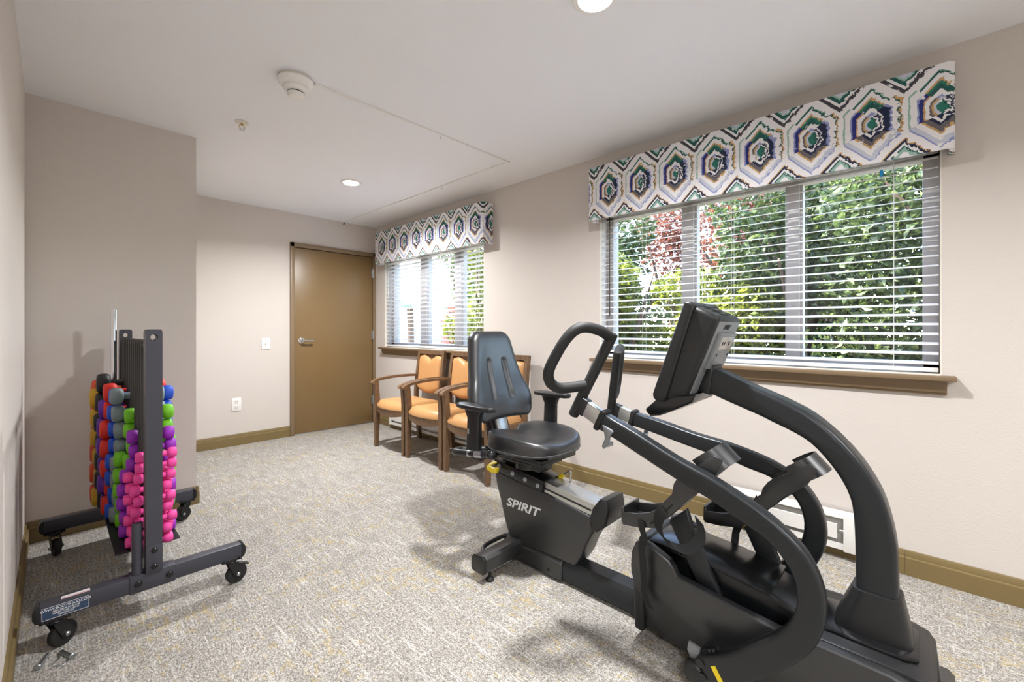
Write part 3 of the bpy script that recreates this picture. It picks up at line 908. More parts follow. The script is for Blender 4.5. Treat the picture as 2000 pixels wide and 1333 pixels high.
for y in (Y1, Y2):
    part('upright', M['rack'], rk, upright(y))
    part('upright_bracket', M['rack'], rk, lambda bm: box(bm, (RX - 0.027, y - 0.040, 0.182), (RX + 0.027, y + 0.040, 0.290), 0.004))
    for z in (0.205, 0.270):
        part('bolt', M['gloss'], rk, lambda bm: lathe(bm, [(0.011, 0.0), (0.011, 0.004), (0.007, 0.008), (0.007, 0.010)], 8, axis_m((RX, y - 0.040, z), (0, -1, 0))))
    hx = RX - 0.050
    def sock(bm):
        tube(bm, [(hx, y - 0.01, 0.184), (hx, y - 0.01, 0.385)], 0.0175, 20, caps=False)
        tube(bm, [(hx, y - 0.01, 0.384), (hx, y - 0.01, 0.190)], 0.0145, 20)
    part('bar_socket', M['rack'], rk, sock)
# vertical slot plates and the bottom tray
COLS = [  # name, adjective, y, centre x, head offset, head radius, head length, count
    ('pink', 'small pink', 2.40, 0.297, 0.053, 0.0222, 0.034, 9),
    ('pink', 'small pink', 2.46, 0.290, 0.062, 0.0222, 0.034, 7),
    ('magenta', 'bright purple', 2.535, 0.302, 0.062, 0.0305, 0.042, 8),
    ('magenta', 'bright purple', 2.60, 0.280, 0.062, 0.0305, 0.042, 5),
    ('green', 'lime green', 2.675, 0.316, 0.067, 0.0355, 0.046, 8),
    ('green', 'lime green', 2.745, 0.280, 0.067, 0.0355, 0.046, 5),
    ('grey', 'grey', 2.825, 0.294, 0.077, 0.0405, 0.050, 8),
    ('blue', 'blue', 2.905, 0.306, 0.100, 0.0400, 0.052, 8),
    ('red', 'red', 2.98, 0.290, 0.096, 0.0475, 0.054, 7),
    ('violet', 'dark violet', 3.045, 0.284, 0.100, 0.0480, 0.054, 6),
    ('black', 'black', 3.105, 0.284, 0.105, 0.0500, 0.056, 7),
    ('mustard', 'mustard yellow', 3.16, 0.276, 0.110, 0.0520, 0.058, 6),
    ('orange', 'orange red', 3.215, 0.272, 0.110, 0.0550, 0.060, 6)]
def fin(y):
    def f(bm):
        box(bm, (RX - 0.024, y - 0.005, 0.245), (RX + 0.024, y + 0.005, 1.112), 0.003, 2)
    return f
ys = [c[2] for c in COLS]
for i in range(len(ys) - 1):
    part('slot_plate', M['fin'], rk, fin((ys[i] + ys[i + 1]) / 2))
part('tray', M['rackdark'], rk, lambda bm: box(bm, (RX - 0.105, 2.42, 0.222), (RX + 0.112, 3.235, 0.227), 0.001, 1))
part('tray_spine', M['rack'], rk, lambda bm: box(bm, (RX - 0.020, Y1 + 0.037, 0.195), (RX + 0.020, Y2 - 0.037, 0.222), 0.002))
part('top_spine', M['rackdark'], rk, lambda bm: box(bm, (RX - 0.018, Y1 + 0.037, 1.085), (RX + 0.018, Y2 - 0.037, 1.100), 0.002))
stk = part('address_sticker', M['bluesticker'], rk, lambda bm: box(bm, (-0.028, Y1 - 0.0268, 0.125), (0.092, Y1 - 0.0258, 0.168)), label='blue sticker with a white web address')
part('border', M['print'], stk, lambda bm: [box(bm, a, b) for a, b in (((-0.028, Y1 - 0.0272, 0.125), (-0.0268, Y1 - 0.0268, 0.168)), ((0.0908, Y1 - 0.0272, 0.125), (0.092, Y1 - 0.0268, 0.168)), ((-0.028, Y1 - 0.0272, 0.125), (0.092, Y1 - 0.0268, 0.1262)), ((-0.028, Y1 - 0.0272, 0.1668), (0.092, Y1 - 0.0268, 0.168)))])
for txt, size, z, sp_ in (('WWW.BODYSOLID.COM', 0.0122, 0.155, 0.9), ('1900 S. DES PLAINES AVE.', 0.0075, 0.1465, 0.88), ('FOREST PARK, IL 60130', 0.0075, 0.1390, 0.88), ('1-800-833-1227', 0.0075, 0.1315, 0.88)):
    text_mesh('lettering', txt, size, M['print'], (0.032, Y1 - 0.0270, z), (1, 0, 0), (0, 0, 1), stk, spacing=sp_, align='CENTER')
wl_ = part('warning_sticker', M['print'], rk, lambda bm: box(bm, (0.020, Y1 - 0.018, 0.180), (0.095, Y1 + 0.004, 0.1806)), label='white sticker with a red stripe')
part('red_stripe', M['red'], wl_, lambda bm: box(bm, (0.022, Y1 - 0.0165, 0.1806), (0.093, Y1 - 0.0125, 0.1809)))

bar = thing('chrome_bar', 'upright chrome bar standing behind the dumbbells in the rack', 'exercise bar', (RX - 0.050, Y2 - 0.01, 0.19))
part('rod', M['chrome'], bar, lambda bm: lathe(bm, [(0.0125, 0.19), (0.0135, 0.195), (0.0135, 1.268), (0.012, 1.274)], 24, Matrix.Translation((RX - 0.050, Y2 - 0.01, 0))))

NEO = {'pink': (242, 74, 162), 'magenta': (150, 40, 182), 'green': (116, 194, 30), 'grey': (124, 138, 142), 'blue': (28, 80, 200),
       'red': (228, 42, 28), 'violet': (98, 44, 168), 'black': (30, 30, 32), 'mustard': (206, 160, 34), 'orange': (214, 78, 40)}
NEOM = {k: plain('neoprene_' + k, v, 0.55, var=0.04, vscale=30, bump=0.1, bscale=900) for k, v in NEO.items()}
ORD = ['topmost', 'second', 'third', 'fourth', 'fifth', 'sixth', 'seventh', 'eighth', 'ninth']
seen = {}
rnd = random.Random(3)
for (cn, adj, y, cx, off, R, hl, n) in COLS:
    seen[cn] = seen.get(cn, 0) + 1
    bm = bmesh.new()
    rh = min(0.016, R * 0.52)
    prof = []
    for s in (-1, 1):
        c = s * off
        seq = [(R * 0.55, -hl / 2), (R * 0.84, -hl * 0.46), (R * 0.97, -hl * 0.30), (R, -hl * 0.08), (R, hl * 0.10), (R * 0.95, hl * 0.30), (R * 0.72, hl * 0.46), (rh, hl / 2)]
        if s == 1:
            seq = [(r, -h) for r, h in seq[::-1]]
        prof += [(r, c + h) for r, h in seq]
    lathe(bm, prof, 12, Matrix.Rotation(PI / 2, 4, 'Y'))
    me = finish(bm, 'dumbbell', NEOM[cn], 50)
    dup = sum(1 for c in COLS if c[0] == cn) > 1
    place = '' if not dup else (' in the slot nearest the front post' if cn == 'pink' and seen[cn] == 1 else (' in the taller stack' if seen[cn] == 1 else (' in the second slot' if cn == 'pink' else ' in the shorter stack')))
    step = 2 * R * (1.04 if R < 0.03 else 1.0)
    for k in range(n):
        o = link('dumbbell', me)
        o.location = (cx + rnd.uniform(-0.009, 0.009), y + rnd.uniform(-0.004, 0.004), 0.2275 + R + k * step)
        o.rotation_euler = (rnd.uniform(0, PI), rnd.uniform(-0.03, 0.03), rnd.uniform(-0.05, 0.05))
        which = 'topmost' if k == n - 1 else ('lowest' if k == 0 else ORD[n - 1 - k] + ' from top')
        tag(o, f'{adj} dumbbell on the rack, {which}{place}', 'dumbbell', f'{adj} dumbbells on the rack')

# loose bolts on the carpet
def loose_bolt(x, y, a, label, ln=0.05):
    t = thing('loose_bolt', label, 'bolt', (x, y, 0), group='loose bolts on the carpet')
    d = Vector((math.cos(a), math.sin(a), 0))
    p = Vector((x, y, 0.0065))
    part('shank', M['steel'], t, lambda bm: tube(bm, [p, p + d * ln], 0.0065, 12))
    part('head', M['steel'], t, lambda bm: lathe(bm, [(0.0075, -0.004), (0.010, -0.002), (0.010, 0.001)], 14, axis_m(p + Vector((0, 0, 0.0035)), d)))
loose_bolt(-0.036, 2.185, 1.25, 'zinc bolt on the carpet nearest the baseboard', 0.072)
loose_bolt(0.046, 2.170, 1.95, 'zinc bolt on the carpet under the front caster', 0.070)
def pin(pts, label):
    t = thing('wire_clip', label, 'wire clip', pts[0], group='wire clips on the carpet')
    part('wire', M['steel'], t, lambda bm: tube(bm, catmull(pts, 4), 0.0016, 6))
pin([(-0.008, 2.175, 0.002), (0.005, 2.19, 0.006), (0.016, 2.205, 0.003), (0.010, 2.235, 0.002), (0.018, 2.25, 0.003)], 'bent wire clip on the carpet between the two loose bolts')
pin([(0.0, 2.165, 0.002), (0.012, 2.158, 0.005), (0.022, 2.150, 0.002), (0.034, 2.160, 0.003), (0.030, 2.175, 0.002)], 'bent wire clip on the carpet closest to the camera')

# ------------------------------------------------------------------ recumbent exercise machine (long axis along y, seat end far)
CX = 1.65
ex = thing('exercise_machine', 'black recumbent stepper with padded seat, swinging arms and tall console mast', 'exercise machine', (CX, 0.7, 0))
def mir(x): return 2 * CX - x

# --- floor frame
def rear_foot(bm):
    prism(bm, [(1.437, 0.050), (1.437, 0.108), (1.450, 0.120), (1.512, 0.112), (1.525, 0.100), (1.525, 0.050), (1.512, 0.042), (1.450, 0.042)], 1.352, mir(1.352), 0.004, 2)
part('rear_foot', M['darkshell'], ex, rear_foot)
for x, s in ((1.352, -1), (mir(1.352), 1)):
    part('foot_cap', M['gloss'], ex, lambda bm: prism(bm, [(1.434, 0.050), (1.434, 0.110), (1.450, 0.123), (1.514, 0.115), (1.528, 0.102), (1.528, 0.048), (1.514, 0.039), (1.450, 0.039)], min(x, x + s * 0.014), max(x, x + s * 0.014), 0.005, 2))
    part('levelling_pad', M['rubber'], ex, lambda bm: lathe(bm, [(0.020, 0.0), (0.021, 0.008), (0.014, 0.014), (0.007, 0.018), (0.007, 0.042)], 16, Matrix.Translation((x + 0.035 * -s, 1.452, 0))))
def lift_handle(bm):
    pts = [(1.62, 1.50, 0.105), (1.61, 1.545, 0.100), (1.58, 1.565, 0.098), (1.48, 1.567, 0.095), (1.44, 1.555, 0.090), (1.425, 1.53, 0.082), (1.428, 1.505, 0.080)]
    tube(bm, catmull(pts, 5), 0.010, 12)
part('lift_handle', M['blackplastic'], ex, lift_handle)
part('floor_rail', M['armpaint'], ex, lambda bm: prism(bm, [(1.595, 0.018), (1.595, 0.082), (1.615, 0.105), (1.685, 0.105), (1.705, 0.082), (1.705, 0.018)], 0.76, 1.50, 0.004, 2, axis='Y'))
part('rail_cover', M['darkshell'], ex, lambda bm: prism(bm, [(1.585, 0.014), (1.585, 0.088), (1.610, 0.112), (1.69, 0.112), (1.715, 0.088), (1.715, 0.014)], 1.19, 1.56, 0.010, 3, axis='Y'))
part('rail_bolt', M['rubber'], ex, lambda bm: [lathe(bm, [(0.008, 0), (0.008, 0.002)], 12, axis_m(p, d)) for p, d in (((1.585, 1.265, 0.040), (-1, 0, 0)), ((1.66, 1.10, 0.105), (0, 0, 1)), ((1.63, 1.16, 0.105), (0, 0, 1)))])

# --- seat post housing with the slide rail
HOUSE = [(1.63, 0.416), (1.298, 0.391), (1.038, 0.350), (1.022, 0.395), (0.985, 0.444), (0.952, 0.447), (0.945, 0.40), (0.959, 0.34), (1.014, 0.292), (1.059, 0.222), (1.088, 0.155), (1.120, 0.105), (1.30, 0.100), (1.474, 0.080), (1.519, 0.097), (1.553, 0.168), (1.588, 0.275), (1.618, 0.351)]
HOUSE2 = [(1.63, 0.416), (1.298, 0.391), (1.036, 0.350), (1.010, 0.345), (0.998, 0.330), (1.022, 0.292), (1.062, 0.222), (1.090, 0.155), (1.122, 0.105), (1.30, 0.100), (1.474, 0.080), (1.519, 0.097), (1.553, 0.168), (1.588, 0.275), (1.618, 0.351)]
part('seat_housing', M['darkshell'], ex, lambda bm: prism(bm, HOUSE2, 1.590, mir(1.590), 0.012, 3))
part('housing_nose', M['blackplastic'], ex, lambda bm: prism(bm, [(1.040, 0.345), (1.024, 0.395), (0.990, 0.440), (0.952, 0.447), (0.944, 0.40), (0.958, 0.335), (1.002, 0.296), (1.03, 0.30)], 1.578, mir(1.578), 0.012, 3))
def alu(bm):
    prism(bm, [(1.63, 0.418), (1.03, 0.352), (1.02, 0.404), (1.62, 0.478)], 1.598, mir(1.598), 0.003, 2)
part('slide_rail', M['alu'], ex, alu, label='brushed aluminium seat slide rail')
for x in (1.5975, mir(1.5975)):
    part('rail_groove', M['blackplastic'], ex, lambda bm: prism(bm, [(1.50, 0.428), (1.04, 0.372), (1.038, 0.380), (1.50, 0.436)], x - 0.001, x + 0.001))
tx = text_mesh('logo_lettering', 'SPIRIT', 0.058, M['print'], (1.5888, 1.541, 0.2655), (0, -1, 0.0), (0, 0, 1), ex, shear=0.28, bold=0.0016, spacing=1.02)
tx['label'] = 'white italic maker lettering'
bb = [Vector(v.co) for v in tx.data.vertices]
w_ = max(v.y for v in bb) - min(v.y for v in bb)
for v in tx.data.vertices:
    v.co.y = 1.542 + (v.co.y - 1.541) * (0.226 / w_)

# --- seat carriage
def carriage(bm):
    prism(bm, [(1.625, 0.425), (1.300, 0.392), (1.290, 0.445), (1.62, 0.485)], 1.580, mir(1.580), 0.004, 2)
    box(bm, (1.600, 1.33, 0.47), (1.70, 1.56, 0.50), 0.003)
    box(bm, (1.56, 1.30, 0.505), (1.74, 1.58, 0.520), 0.003)
    box(bm, (1.515, 1.25, 0.535), (mir(1.515), 1.60, 0.560), 0.004)
    box(bm, (1.60, 1.36, 0.49), (1.70, 1.52, 0.545), 0.003)
    tube(bm, [(CX, 1.44, 0.47), (CX, 1.44, 0.56)], 0.075, 24)
    box(bm, (1.55, 1.24, 0.555), (1.57, 1.60, 0.580), 0.003)
    box(bm, (1.73, 1.24, 0.555), (1.75, 1.60, 0.580), 0.003)
part('seat_carriage', M['gloss'], ex, carriage)
for by, bz in ((1.585, 0.455), (1.49, 0.438), (1.405, 0.428), (1.325, 0.418)):
    part('carriage_bolt', M['steel'], ex, lambda bm: (lathe(bm, [(0.012, 0), (0.012, 0.002), (0.008, 0.003), (0.008, 0.008)], 6, axis_m((1.580, by, bz), (-1, 0, 0)))))
def lev1(bm):
    tube(bm, catmull([(1.60, 1.60, 0.475), (1.575, 1.625, 0.462), (1.56, 1.635, 0.452), (1.55, 1.628, 0.445), (1.545, 1.59, 0.440), (1.54, 1.555, 0.450)], 4), 0.012, 10, sx=0.6, sy=1.25)
part('swivel_lever', M['yellow'], ex, lev1, label='yellow lever grip')
def lev2(bm):
    tube(bm, catmull([(1.705, 1.345, 0.437), (1.705, 1.30, 0.436), (1.71, 1.268, 0.448)], 4), 0.0095, 10)
sl = part('slide_lever', M['yellow'], ex, lev2, label='yellow lever grip')
part('lever_rod', M['chrome'], sl, lambda bm: tube(bm, catmull([(1.71, 1.268, 0.450), (1.71, 1.245, 0.470), (1.71, 1.232, 0.476), (1.71, 1.228, 0.462), (1.71, 1.230, 0.400)], 5), 0.005, 10))

# --- seat cushion
def seat_ring(th):
    """outline of the seat: th = 0 at the front (-y)"""
    c, s_ = math.cos(th), math.sin(th)
    n = 2.9
    r = (abs(c) ** n / 0.205 ** n + abs(s_) ** n / 0.212 ** n) ** (-1 / n)
    rear = max(0.0, -c)
    notch = 0.075 * math.exp(-((abs(th) - PI) / 0.36) ** 2)
    r -= notch
    taper = 1.0 - 0.06 * max(0, c)
    return (s_ * r * taper, -c * r)
def seat_mesh(bm):
    nt_, SY = 72, 1.405
    layers = [(0.93, 0.572), (0.985, 0.576), (1.0, 0.586), (1.0, 0.622), (0.985, 0.634), (0.945, 0.641), (0.84, 0.644), (0.6, 0.643), (0.35, 0.640), (0.12, 0.637)]
    rings = []
    for li, (k, z) in enumerate(layers):
        ring = []
        for i in range(nt_):
            th = -PI + 2 * PI * i / nt_
            x, y = seat_ring(th)
            x *= k; y *= k
            dz = 0.0
            if z > 0.60:
                dz = 0.020 * (abs(x) / 0.21) ** 2 - 0.016 * max(0, -y / 0.21) ** 2 + 0.008 * max(0, y / 0.2)
                dz -= 0.010 * math.exp(-((x / 0.09) ** 2 + ((y + 0.05) / 0.16) ** 2))
            ring.append(bm.verts.new((CX + x, SY + y, z + dz)))
        rings.append(ring)
    for a in range(len(rings) - 1):
        for i in range(nt_):
            j = (i + 1) % nt_
            bm.faces.new((rings[a][i], rings[a][j], rings[a + 1][j], rings[a + 1][i]))
    bm.faces.new(rings[0][::-1]); bm.faces.new(rings[-1])
seat = part('seat_cushion', M['vinylblack'], ex, seat_mesh, 70)
def seat_piping(bm, k, z, r):
    pts = []
    for i in range(72):
        x, y = seat_ring(-PI + 2 * PI * i / 72)
        pts.append((CX + x * k, 1.405 + y * k, z))
    tube(bm, pts, r, 6, closed=True)
part('piping', M['seam'], seat, lambda bm: seat_piping(bm, 1.0, 0.586, 0.0024))

# --- backrest
def back_mesh(bm):
    nv, nf = 56, 56
    z0, z1 = 0.688, 1.150
    T = 0.085
    def width(t):
        t = max(0, min(1, t))
        base = 0.172 + 0.028 * math.sin(min(1, t / 0.45) * PI) if t < 0.45 else 0.172 - 0.045 * ((t - 0.45) / 0.55) ** 0.9
        cap = 1.0
        if t > 0.88: cap = math.sqrt(max(0.0, 1 - ((t - 0.88) / 0.125) ** 2)) * 0.45 + 0.55
        if t < 0.10: cap = math.sqrt(max(0.0, 1 - ((0.10 - t) / 0.115) ** 2)) * 0.22 + 0.78
        return base * cap * 1.09
    def centre_y(t): return 1.640 + 0.105 * t + 0.012 * math.sin(t * PI)
    rows = []
    for j in range(nv + 1):
        t = j / nv
        z = z0 + (z1 - z0) * t
        w = width(t)
        th = T * (0.35 + 0.65 * math.sqrt(max(0, 1 - (2 * t - 1) ** 10)))
        ring = []
        for i in range(nf):                              # front side left to right
            u = -1 + 2 * i / (nf - 1)
            e = math.sqrt(max(0.0, 1 - abs(u) ** 7))
            wrap = -0.045 * (abs(u) ** 2.4) * max(0.0, 1 - t * 0.85)
            g = 0.0
            for gx in (-0.062, 0.062):
                dx = (u * w - gx * (1.12 - 0.35 * t)) / 0.011
                gz = 1.0 if 0.24 < t < 0.66 else max(0, 1 - min(abs(t - 0.24), abs(t - 0.66)) / 0.03)
                g += 0.012 * math.exp(-dx * dx) * gz
            lum = -0.010 * math.exp(-((t - 0.30) / 0.16) ** 2)
            ring.append((CX + u * w, centre_y(t) - th * 0.5 * e + wrap + g + lum, z))
        for i in range(nf):
            u = 1 - 2 * i / (nf - 1)
            e = math.sqrt(max(0.0, 1 - abs(u) ** 7))
            wrap = -0.045 * (abs(u) ** 2.4) * max(0.0, 1 - t * 0.85)
            if i == 0 or i == nf - 1: continue
            ring.append((CX + u * w, centre_y(t) + th * 0.5 * e + wrap * 0.8, z))
        rows.append([bm.verts.new(p) for p in ring])
    n = len(rows[0])
    for j in range(nv):
        for i in range(n):
            k = (i + 1) % n
            bm.faces.new((rows[j][i], rows[j][k], rows[j + 1][k], rows[j + 1][i]))
    bm.faces.new(rows[0][::-1]); bm.faces.new(rows[-1])
back = part('backrest', M['vinylblack'], ex, back_mesh, 70)
part('back_bracket', M['alu'], ex, lambda bm: prism(bm, [(1.585, 0.545), (1.625, 0.545), (1.685, 0.80), (1.660, 0.80)], 1.600, 1.680, 0.003, 2), label='silver bracket under the backrest')
part('back_support', M['gloss'], ex, lambda bm: (prism(bm, [(1.60, 0.535), (1.66, 0.535), (1.71, 0.82), (1.69, 0.82)], 1.575, 1.598, 0.003, 2), prism(bm, [(1.60, 0.535), (1.66, 0.535), (1.71, 0.82), (1.69, 0.82)], 1.682, 1.705, 0.003, 2)))

# --- armrests and side grips
for s in (1, -1):
    def X_(x): return x if s == 1 else mir(x)
    def post(bm):
        a, b = sorted((X_(1.345), X_(1.378)))
        prism(bm, [(1.575, 0.560), (1.500, 0.560), (1.492, 0.60), (1.490, 0.74), (1.470, 0.785), (1.590, 0.785), (1.568, 0.74), (1.575, 0.60)], a, b, 0.009, 3)
    ps = part('armrest_post', M['blackplastic'], ex, post)
    part('post_insert', M['alu'], ps, lambda bm: box(bm, (X_(1.3435) - 0.0015, 1.548, 0.668), (X_(1.3435) + 0.0015, 1.560, 0.692), 0.001), label='small silver catch')
    def pad(bm):
        n = 26
        pts = []
        for i in range(n):
            th = 2 * PI * i / n
            c, q = math.cos(th), math.sin(th)
            e = 3.2
            r = (abs(c) ** e / 0.125 ** e + abs(q) ** e / 0.040 ** e) ** (-1 / e)
            pts.append((X_(1.362) + q * r, 1.520 - c * r))
        prism(bm, pts, 0.783, 0.806, 0.008, 3, axis='Z')
    part('armrest_pad', M['blackplastic'], ex, pad)
    def grip(bm):
        pts = [(X_(1.53), 1.575, 0.555), (X_(1.46), 1.635, 0.556), (X_(1.41), 1.668, 0.558), (X_(1.365), 1.672, 0.560), (X_(1.345), 1.645, 0.564), (X_(1.345), 1.58, 0.572), (X_(1.350), 1.50, 0.582), (X_(1.355), 1.42, 0.592)]
        tube(bm, catmull(pts, 5), 0.0165, 14)
        box(bm, (min(X_(1.37), X_(1.53)), 1.50, 0.545), (max(X_(1.37), X_(1.53)), 1.575, 0.556), 0.002)
    gp = part('side_grip', M['blackplastic'], ex, grip)
    for ya, yb in ((1.555, 1.512), (1.506, 1.462)):
        za, zb = 0.572 + (1.58 - ya) * 0.125, 0.572 + (1.58 - yb) * 0.125
        part('pulse_plate', M['steel'], gp, lambda bm: tube(bm, [(X_(1.347), ya, za), (X_(1.352), yb, zb)], 0.0178, 16), label='steel pulse contact')
    part('end_ball', M['gloss'], gp, lambda bm: lathe(bm, [(0.006, -0.022), (0.015, -0.018), (0.021, -0.008), (0.0225, 0.0), (0.021, 0.010), (0.017, 0.018)], 18, axis_m((X_(1.355), 1.412, 0.594), (0, 1, -0.1))))

# --- front body
SH = [(0.772, 0.040), (0.782, 0.16), (0.790, 0.28), (0.786, 0.335), (0.770, 0.372), (0.742, 0.386), (0.715, 0.380), (0.643, 0.350), (0.626, 0.328), (0.614, 0.305), (0.475, 0.286), (0.314, 0.268), (0.20, 0.272), (0.06, 0.268), (0.005, 0.255), (-0.03, 0.225), (-0.045, 0.10), (-0.03, 0.035), (0.30, 0.028), (0.58, 0.030), (0.69, 0.034)]
def shell(sgn):
    def f(bm):
        a, b = (1.475, 1.512) if sgn == 1 else (mir(1.512), mir(1.475))
        prism(bm, SH, a, b, 0.011, 3)
        # crease: the lower facet of the outer face leans inwards
        for (py, pz), (qy, qz) in (((0.78, 0.255), (0.40, 0.078)),):
            dirv = Vector((0, qy - py, qz - pz)).normalized()
            nrm = Vector((0, -dirv.z, dirv.y))
            if nrm.z < 0: nrm = -nrm
            bmesh.ops.bisect_plane(bm, geom=bm.verts[:] + bm.edges[:] + bm.faces[:], plane_co=(0, py, pz), plane_no=nrm)
            for v in bm.verts:
                dd = (v.co - Vector((v.co.x, py, pz))).dot(nrm)
                if dd < 0:
                    v.co.x += sgn * min(0.05, -dd * 0.30)
    return f
for sgn in (1, -1):
    part('side_shell', M['darkshell'], ex, shell(sgn), 25)
part('inner_frame', M['blackplastic'], ex, lambda bm: prism(bm, [(0.765, 0.05), (0.775, 0.20), (0.765, 0.30), (0.60, 0.225), (0.30, 0.20), (0.0, 0.20), (-0.02, 0.05)], 1.515, mir(1.515), 0.004, 1))
CV = [(0.770, 0.20), (0.772, 0.335), (0.755, 0.358), (0.70, 0.362), (0.50, 0.345), (0.34, 0.322), (0.24, 0.285), (0.18, 0.272), (0.02, 0.262), (-0.02, 0.245), (-0.03, 0.20)]
part('centre_cover', M['satin'], ex, lambda bm: prism(bm, CV, 1.552, mir(1.552), 0.014, 3))
part('cover_lip', M['gloss'], ex, lambda bm: prism(bm, [(0.762, 0.352), (0.752, 0.366), (0.70, 0.370), (0.50, 0.353), (0.345, 0.331), (0.345, 0.325), (0.50, 0.345), (0.70, 0.361)], 1.537, mir(1.537), 0.003, 2))
part('rear_cap', M['blackplastic'], ex, lambda bm: prism(bm, [(1.500, 0.04), (1.490, 0.22), (1.497, 0.33), (1.54, 0.372), (1.76, 0.372), (mir(1.497), 0.33), (mir(1.490), 0.22), (mir(1.500), 0.04)], 0.745, 0.787, 0.012, 3, axis='Y'))
part('rear_port', M['rubber'], ex, lambda bm: [lathe(bm, [(r, 0), (r, 0.002)], 14, axis_m(p, (0, 1, 0))) for p, r in (((1.545, 0.787, 0.235), 0.012), ((1.54, 0.787, 0.12), 0.006))])
part('deck', M['blackplastic'], ex, lambda bm: prism(bm, [(0.30, 0.26), (0.28, 0.276), (0.02, 0.272), (-0.015, 0.262), (-0.03, 0.24), (0.30, 0.22)], 1.505, mir(1.505), 0.008, 2))
part('mast_plate', M['gloss'], ex, lambda bm: prism(bm, [(1.575, 0.005), (1.725, 0.005), (1.745, 0.03), (1.745, 0.22), (1.725, 0.245), (1.575, 0.245), (1.555, 0.22), (1.555, 0.03)], 0.270, 0.284, 0.005, 2, axis='Z'))
part('front_foot', M['darkshell'], ex, lambda bm: prism(bm, [(-0.075, 0.03), (-0.075, 0.075), (-0.06, 0.09), (0.0, 0.09), (0.015, 0.075), (0.015, 0.03)], 1.36, mir(1.36), 0.006, 2))
for x in (1.40, mir(1.40)):
    part('levelling_pad', M['rubber'], ex, lambda bm: lathe(bm, [(0.022, 0.0), (0.023, 0.010), (0.010, 0.016), (0.010, 0.032)], 16, Matrix.Translation((x, -0.03, 0))))
part('shell_screw', M['rubber'], ex, lambda bm: [lathe(bm, [(0.010, 0), (0.010, 0.003)], 14, axis_m(p, (-1, 0, 0))) for p in ((1.518, 0.60, 0.062), (1.524, 0.69, 0.045))])

# --- console mast with boot
MAST_OUT = [(0.566, 1.028), (0.504, 1.007), (0.413, 0.967), (0.369, 0.95), (0.306, 0.924), (0.246, 0.892), (0.189, 0.844), (0.142, 0.792), (0.108, 0.741), (0.08, 0.682), (0.062, 0.616), (0.051, 0.549), (0.048, 0.48), (0.045, 0.354)]
MAST_IN = [(0.141, 0.354), (0.141, 0.414), (0.142, 0.471), (0.143, 0.542), (0.147, 0.618), (0.156, 0.666), (0.176, 0.711), (0.206, 0.756), (0.249, 0.803), (0.294, 0.83), (0.354, 0.855), (0.397, 0.873), (0.52, 0.917), (0.574, 0.94)]
def smooth2(pts, n=3):
    return [(p.x, p.y) for p in catmull([Vector((a, b, 0)) for a, b in pts], n)]
part('mast', M['armpaint'], ex, lambda bm: prism(bm, smooth2(MAST_OUT) + smooth2(MAST_IN), 1.605, 1.695, 0.020, 4), 50)
def boot(bm):
    rows = [(0.270, 0.104, 0.090, 0.066), (0.292, 0.104, 0.089, 0.065), (0.345, 0.100, 0.074, 0.060), (0.392, 0.095, 0.059, 0.054), (0.404, 0.094, 0.056, 0.052), (0.406, 0.094, 0.048, 0.045)]
    rings = []
    for z, cy, hy, hx in rows:
        ring = []
        for i in range(40):
            th = 2 * PI * i / 40
            c, q = math.cos(th), math.sin(th)
            e = 4.5
            r = (abs(c) ** e / hx ** e + abs(q) ** e / hy ** e) ** (-1 / e)
            ring.append(bm.verts.new((CX + c * r, cy + q * r, z)))
        rings.append(ring)
    for a in range(len(rings) - 1):
        for i in range(40):
            j = (i + 1) % 40
            bm.faces.new((rings[a][i], rings[a][j], rings[a + 1][j], rings[a + 1][i]))
    bm.faces.new(rings[0][::-1]); bm.faces.new(rings[-1])
part('mast_boot', M['blackplastic'], ex, boot, 45)

# --- console
CB = [(0.605, 1.243), (0.588, 1.248), (0.500, 1.205), (0.494, 1.192), (0.598, 0.925), (0.665, 0.905), (0.690, 0.915)]
part('console_body', M['blackplastic'], ex, lambda bm: prism(bm, CB, 1.530, mir(1.530), 0.018, 4))
BZ = [(0.609, 1.251), (0.600, 1.257), (0.590, 1.256), (0.578, 1.250), (0.572, 1.241), (0.672, 0.915), (0.680, 0.900), (0.694, 0.893), (0.712, 0.897), (0.722, 0.908), (0.724, 0.922)]
bz = part('console_bezel', M['blackplastic'], ex, lambda bm: prism(bm, BZ, 1.518, mir(1.518), 0.009, 3))
part('display', M['blackplastic'], bz, lambda bm: prism(bm, [(0.6165, 1.225), (0.6150, 1.224), (0.7155, 0.950), (0.7175, 0.951)], 1.545, mir(1.545)))
part('console_chin', M['gloss'], ex, lambda bm: prism(bm, [(0.705, 0.912), (0.762, 0.858), (0.758, 0.846), (0.742, 0.832), (0.705, 0.840), (0.590, 0.900), (0.575, 0.930)], 1.540, mir(1.540), 0.007, 3))
bd = (Vector((0, 0.598, 0.925)) - Vector((0, 0.494, 1.192))).normalized()      # down the rear face
bn = Vector((0, -bd.z, bd.y)); bn = bn if bn.y < 0 else -bn
def on_back(x0, x1, s0, s1, th, bev=0.004):
    def f(bm):
        o = Vector((0, 0.494, 1.192)) 
        mt = Matrix(((1, 0, 0, 0), (0, bd.y, bn.y, o.y), (0, bd.z, bn.z, o.z), (0, 0, 0, 1)))
        box(bm, (x0, s0, -0.002), (x1, s1, th), bev, 2, mtx=mt)
    return f
def pb(x, s, h): return Vector((x, 0.494, 1.192)) + bd * s + bn * h
bk = part('rear_panel', M['greypanel'], ex, on_back(1.542, mir(1.542), 0.006, 0.282, 0.004), label='grey rear panel of the console')
part('port_block', M['greypanel'], bk, on_back(1.565, mir(1.565), 0.045, 0.180, 0.016))
part('port_plate', M['alu'], bk, on_back(1.590, 1.715, 0.058, 0.105, 0.0175, 0.001))
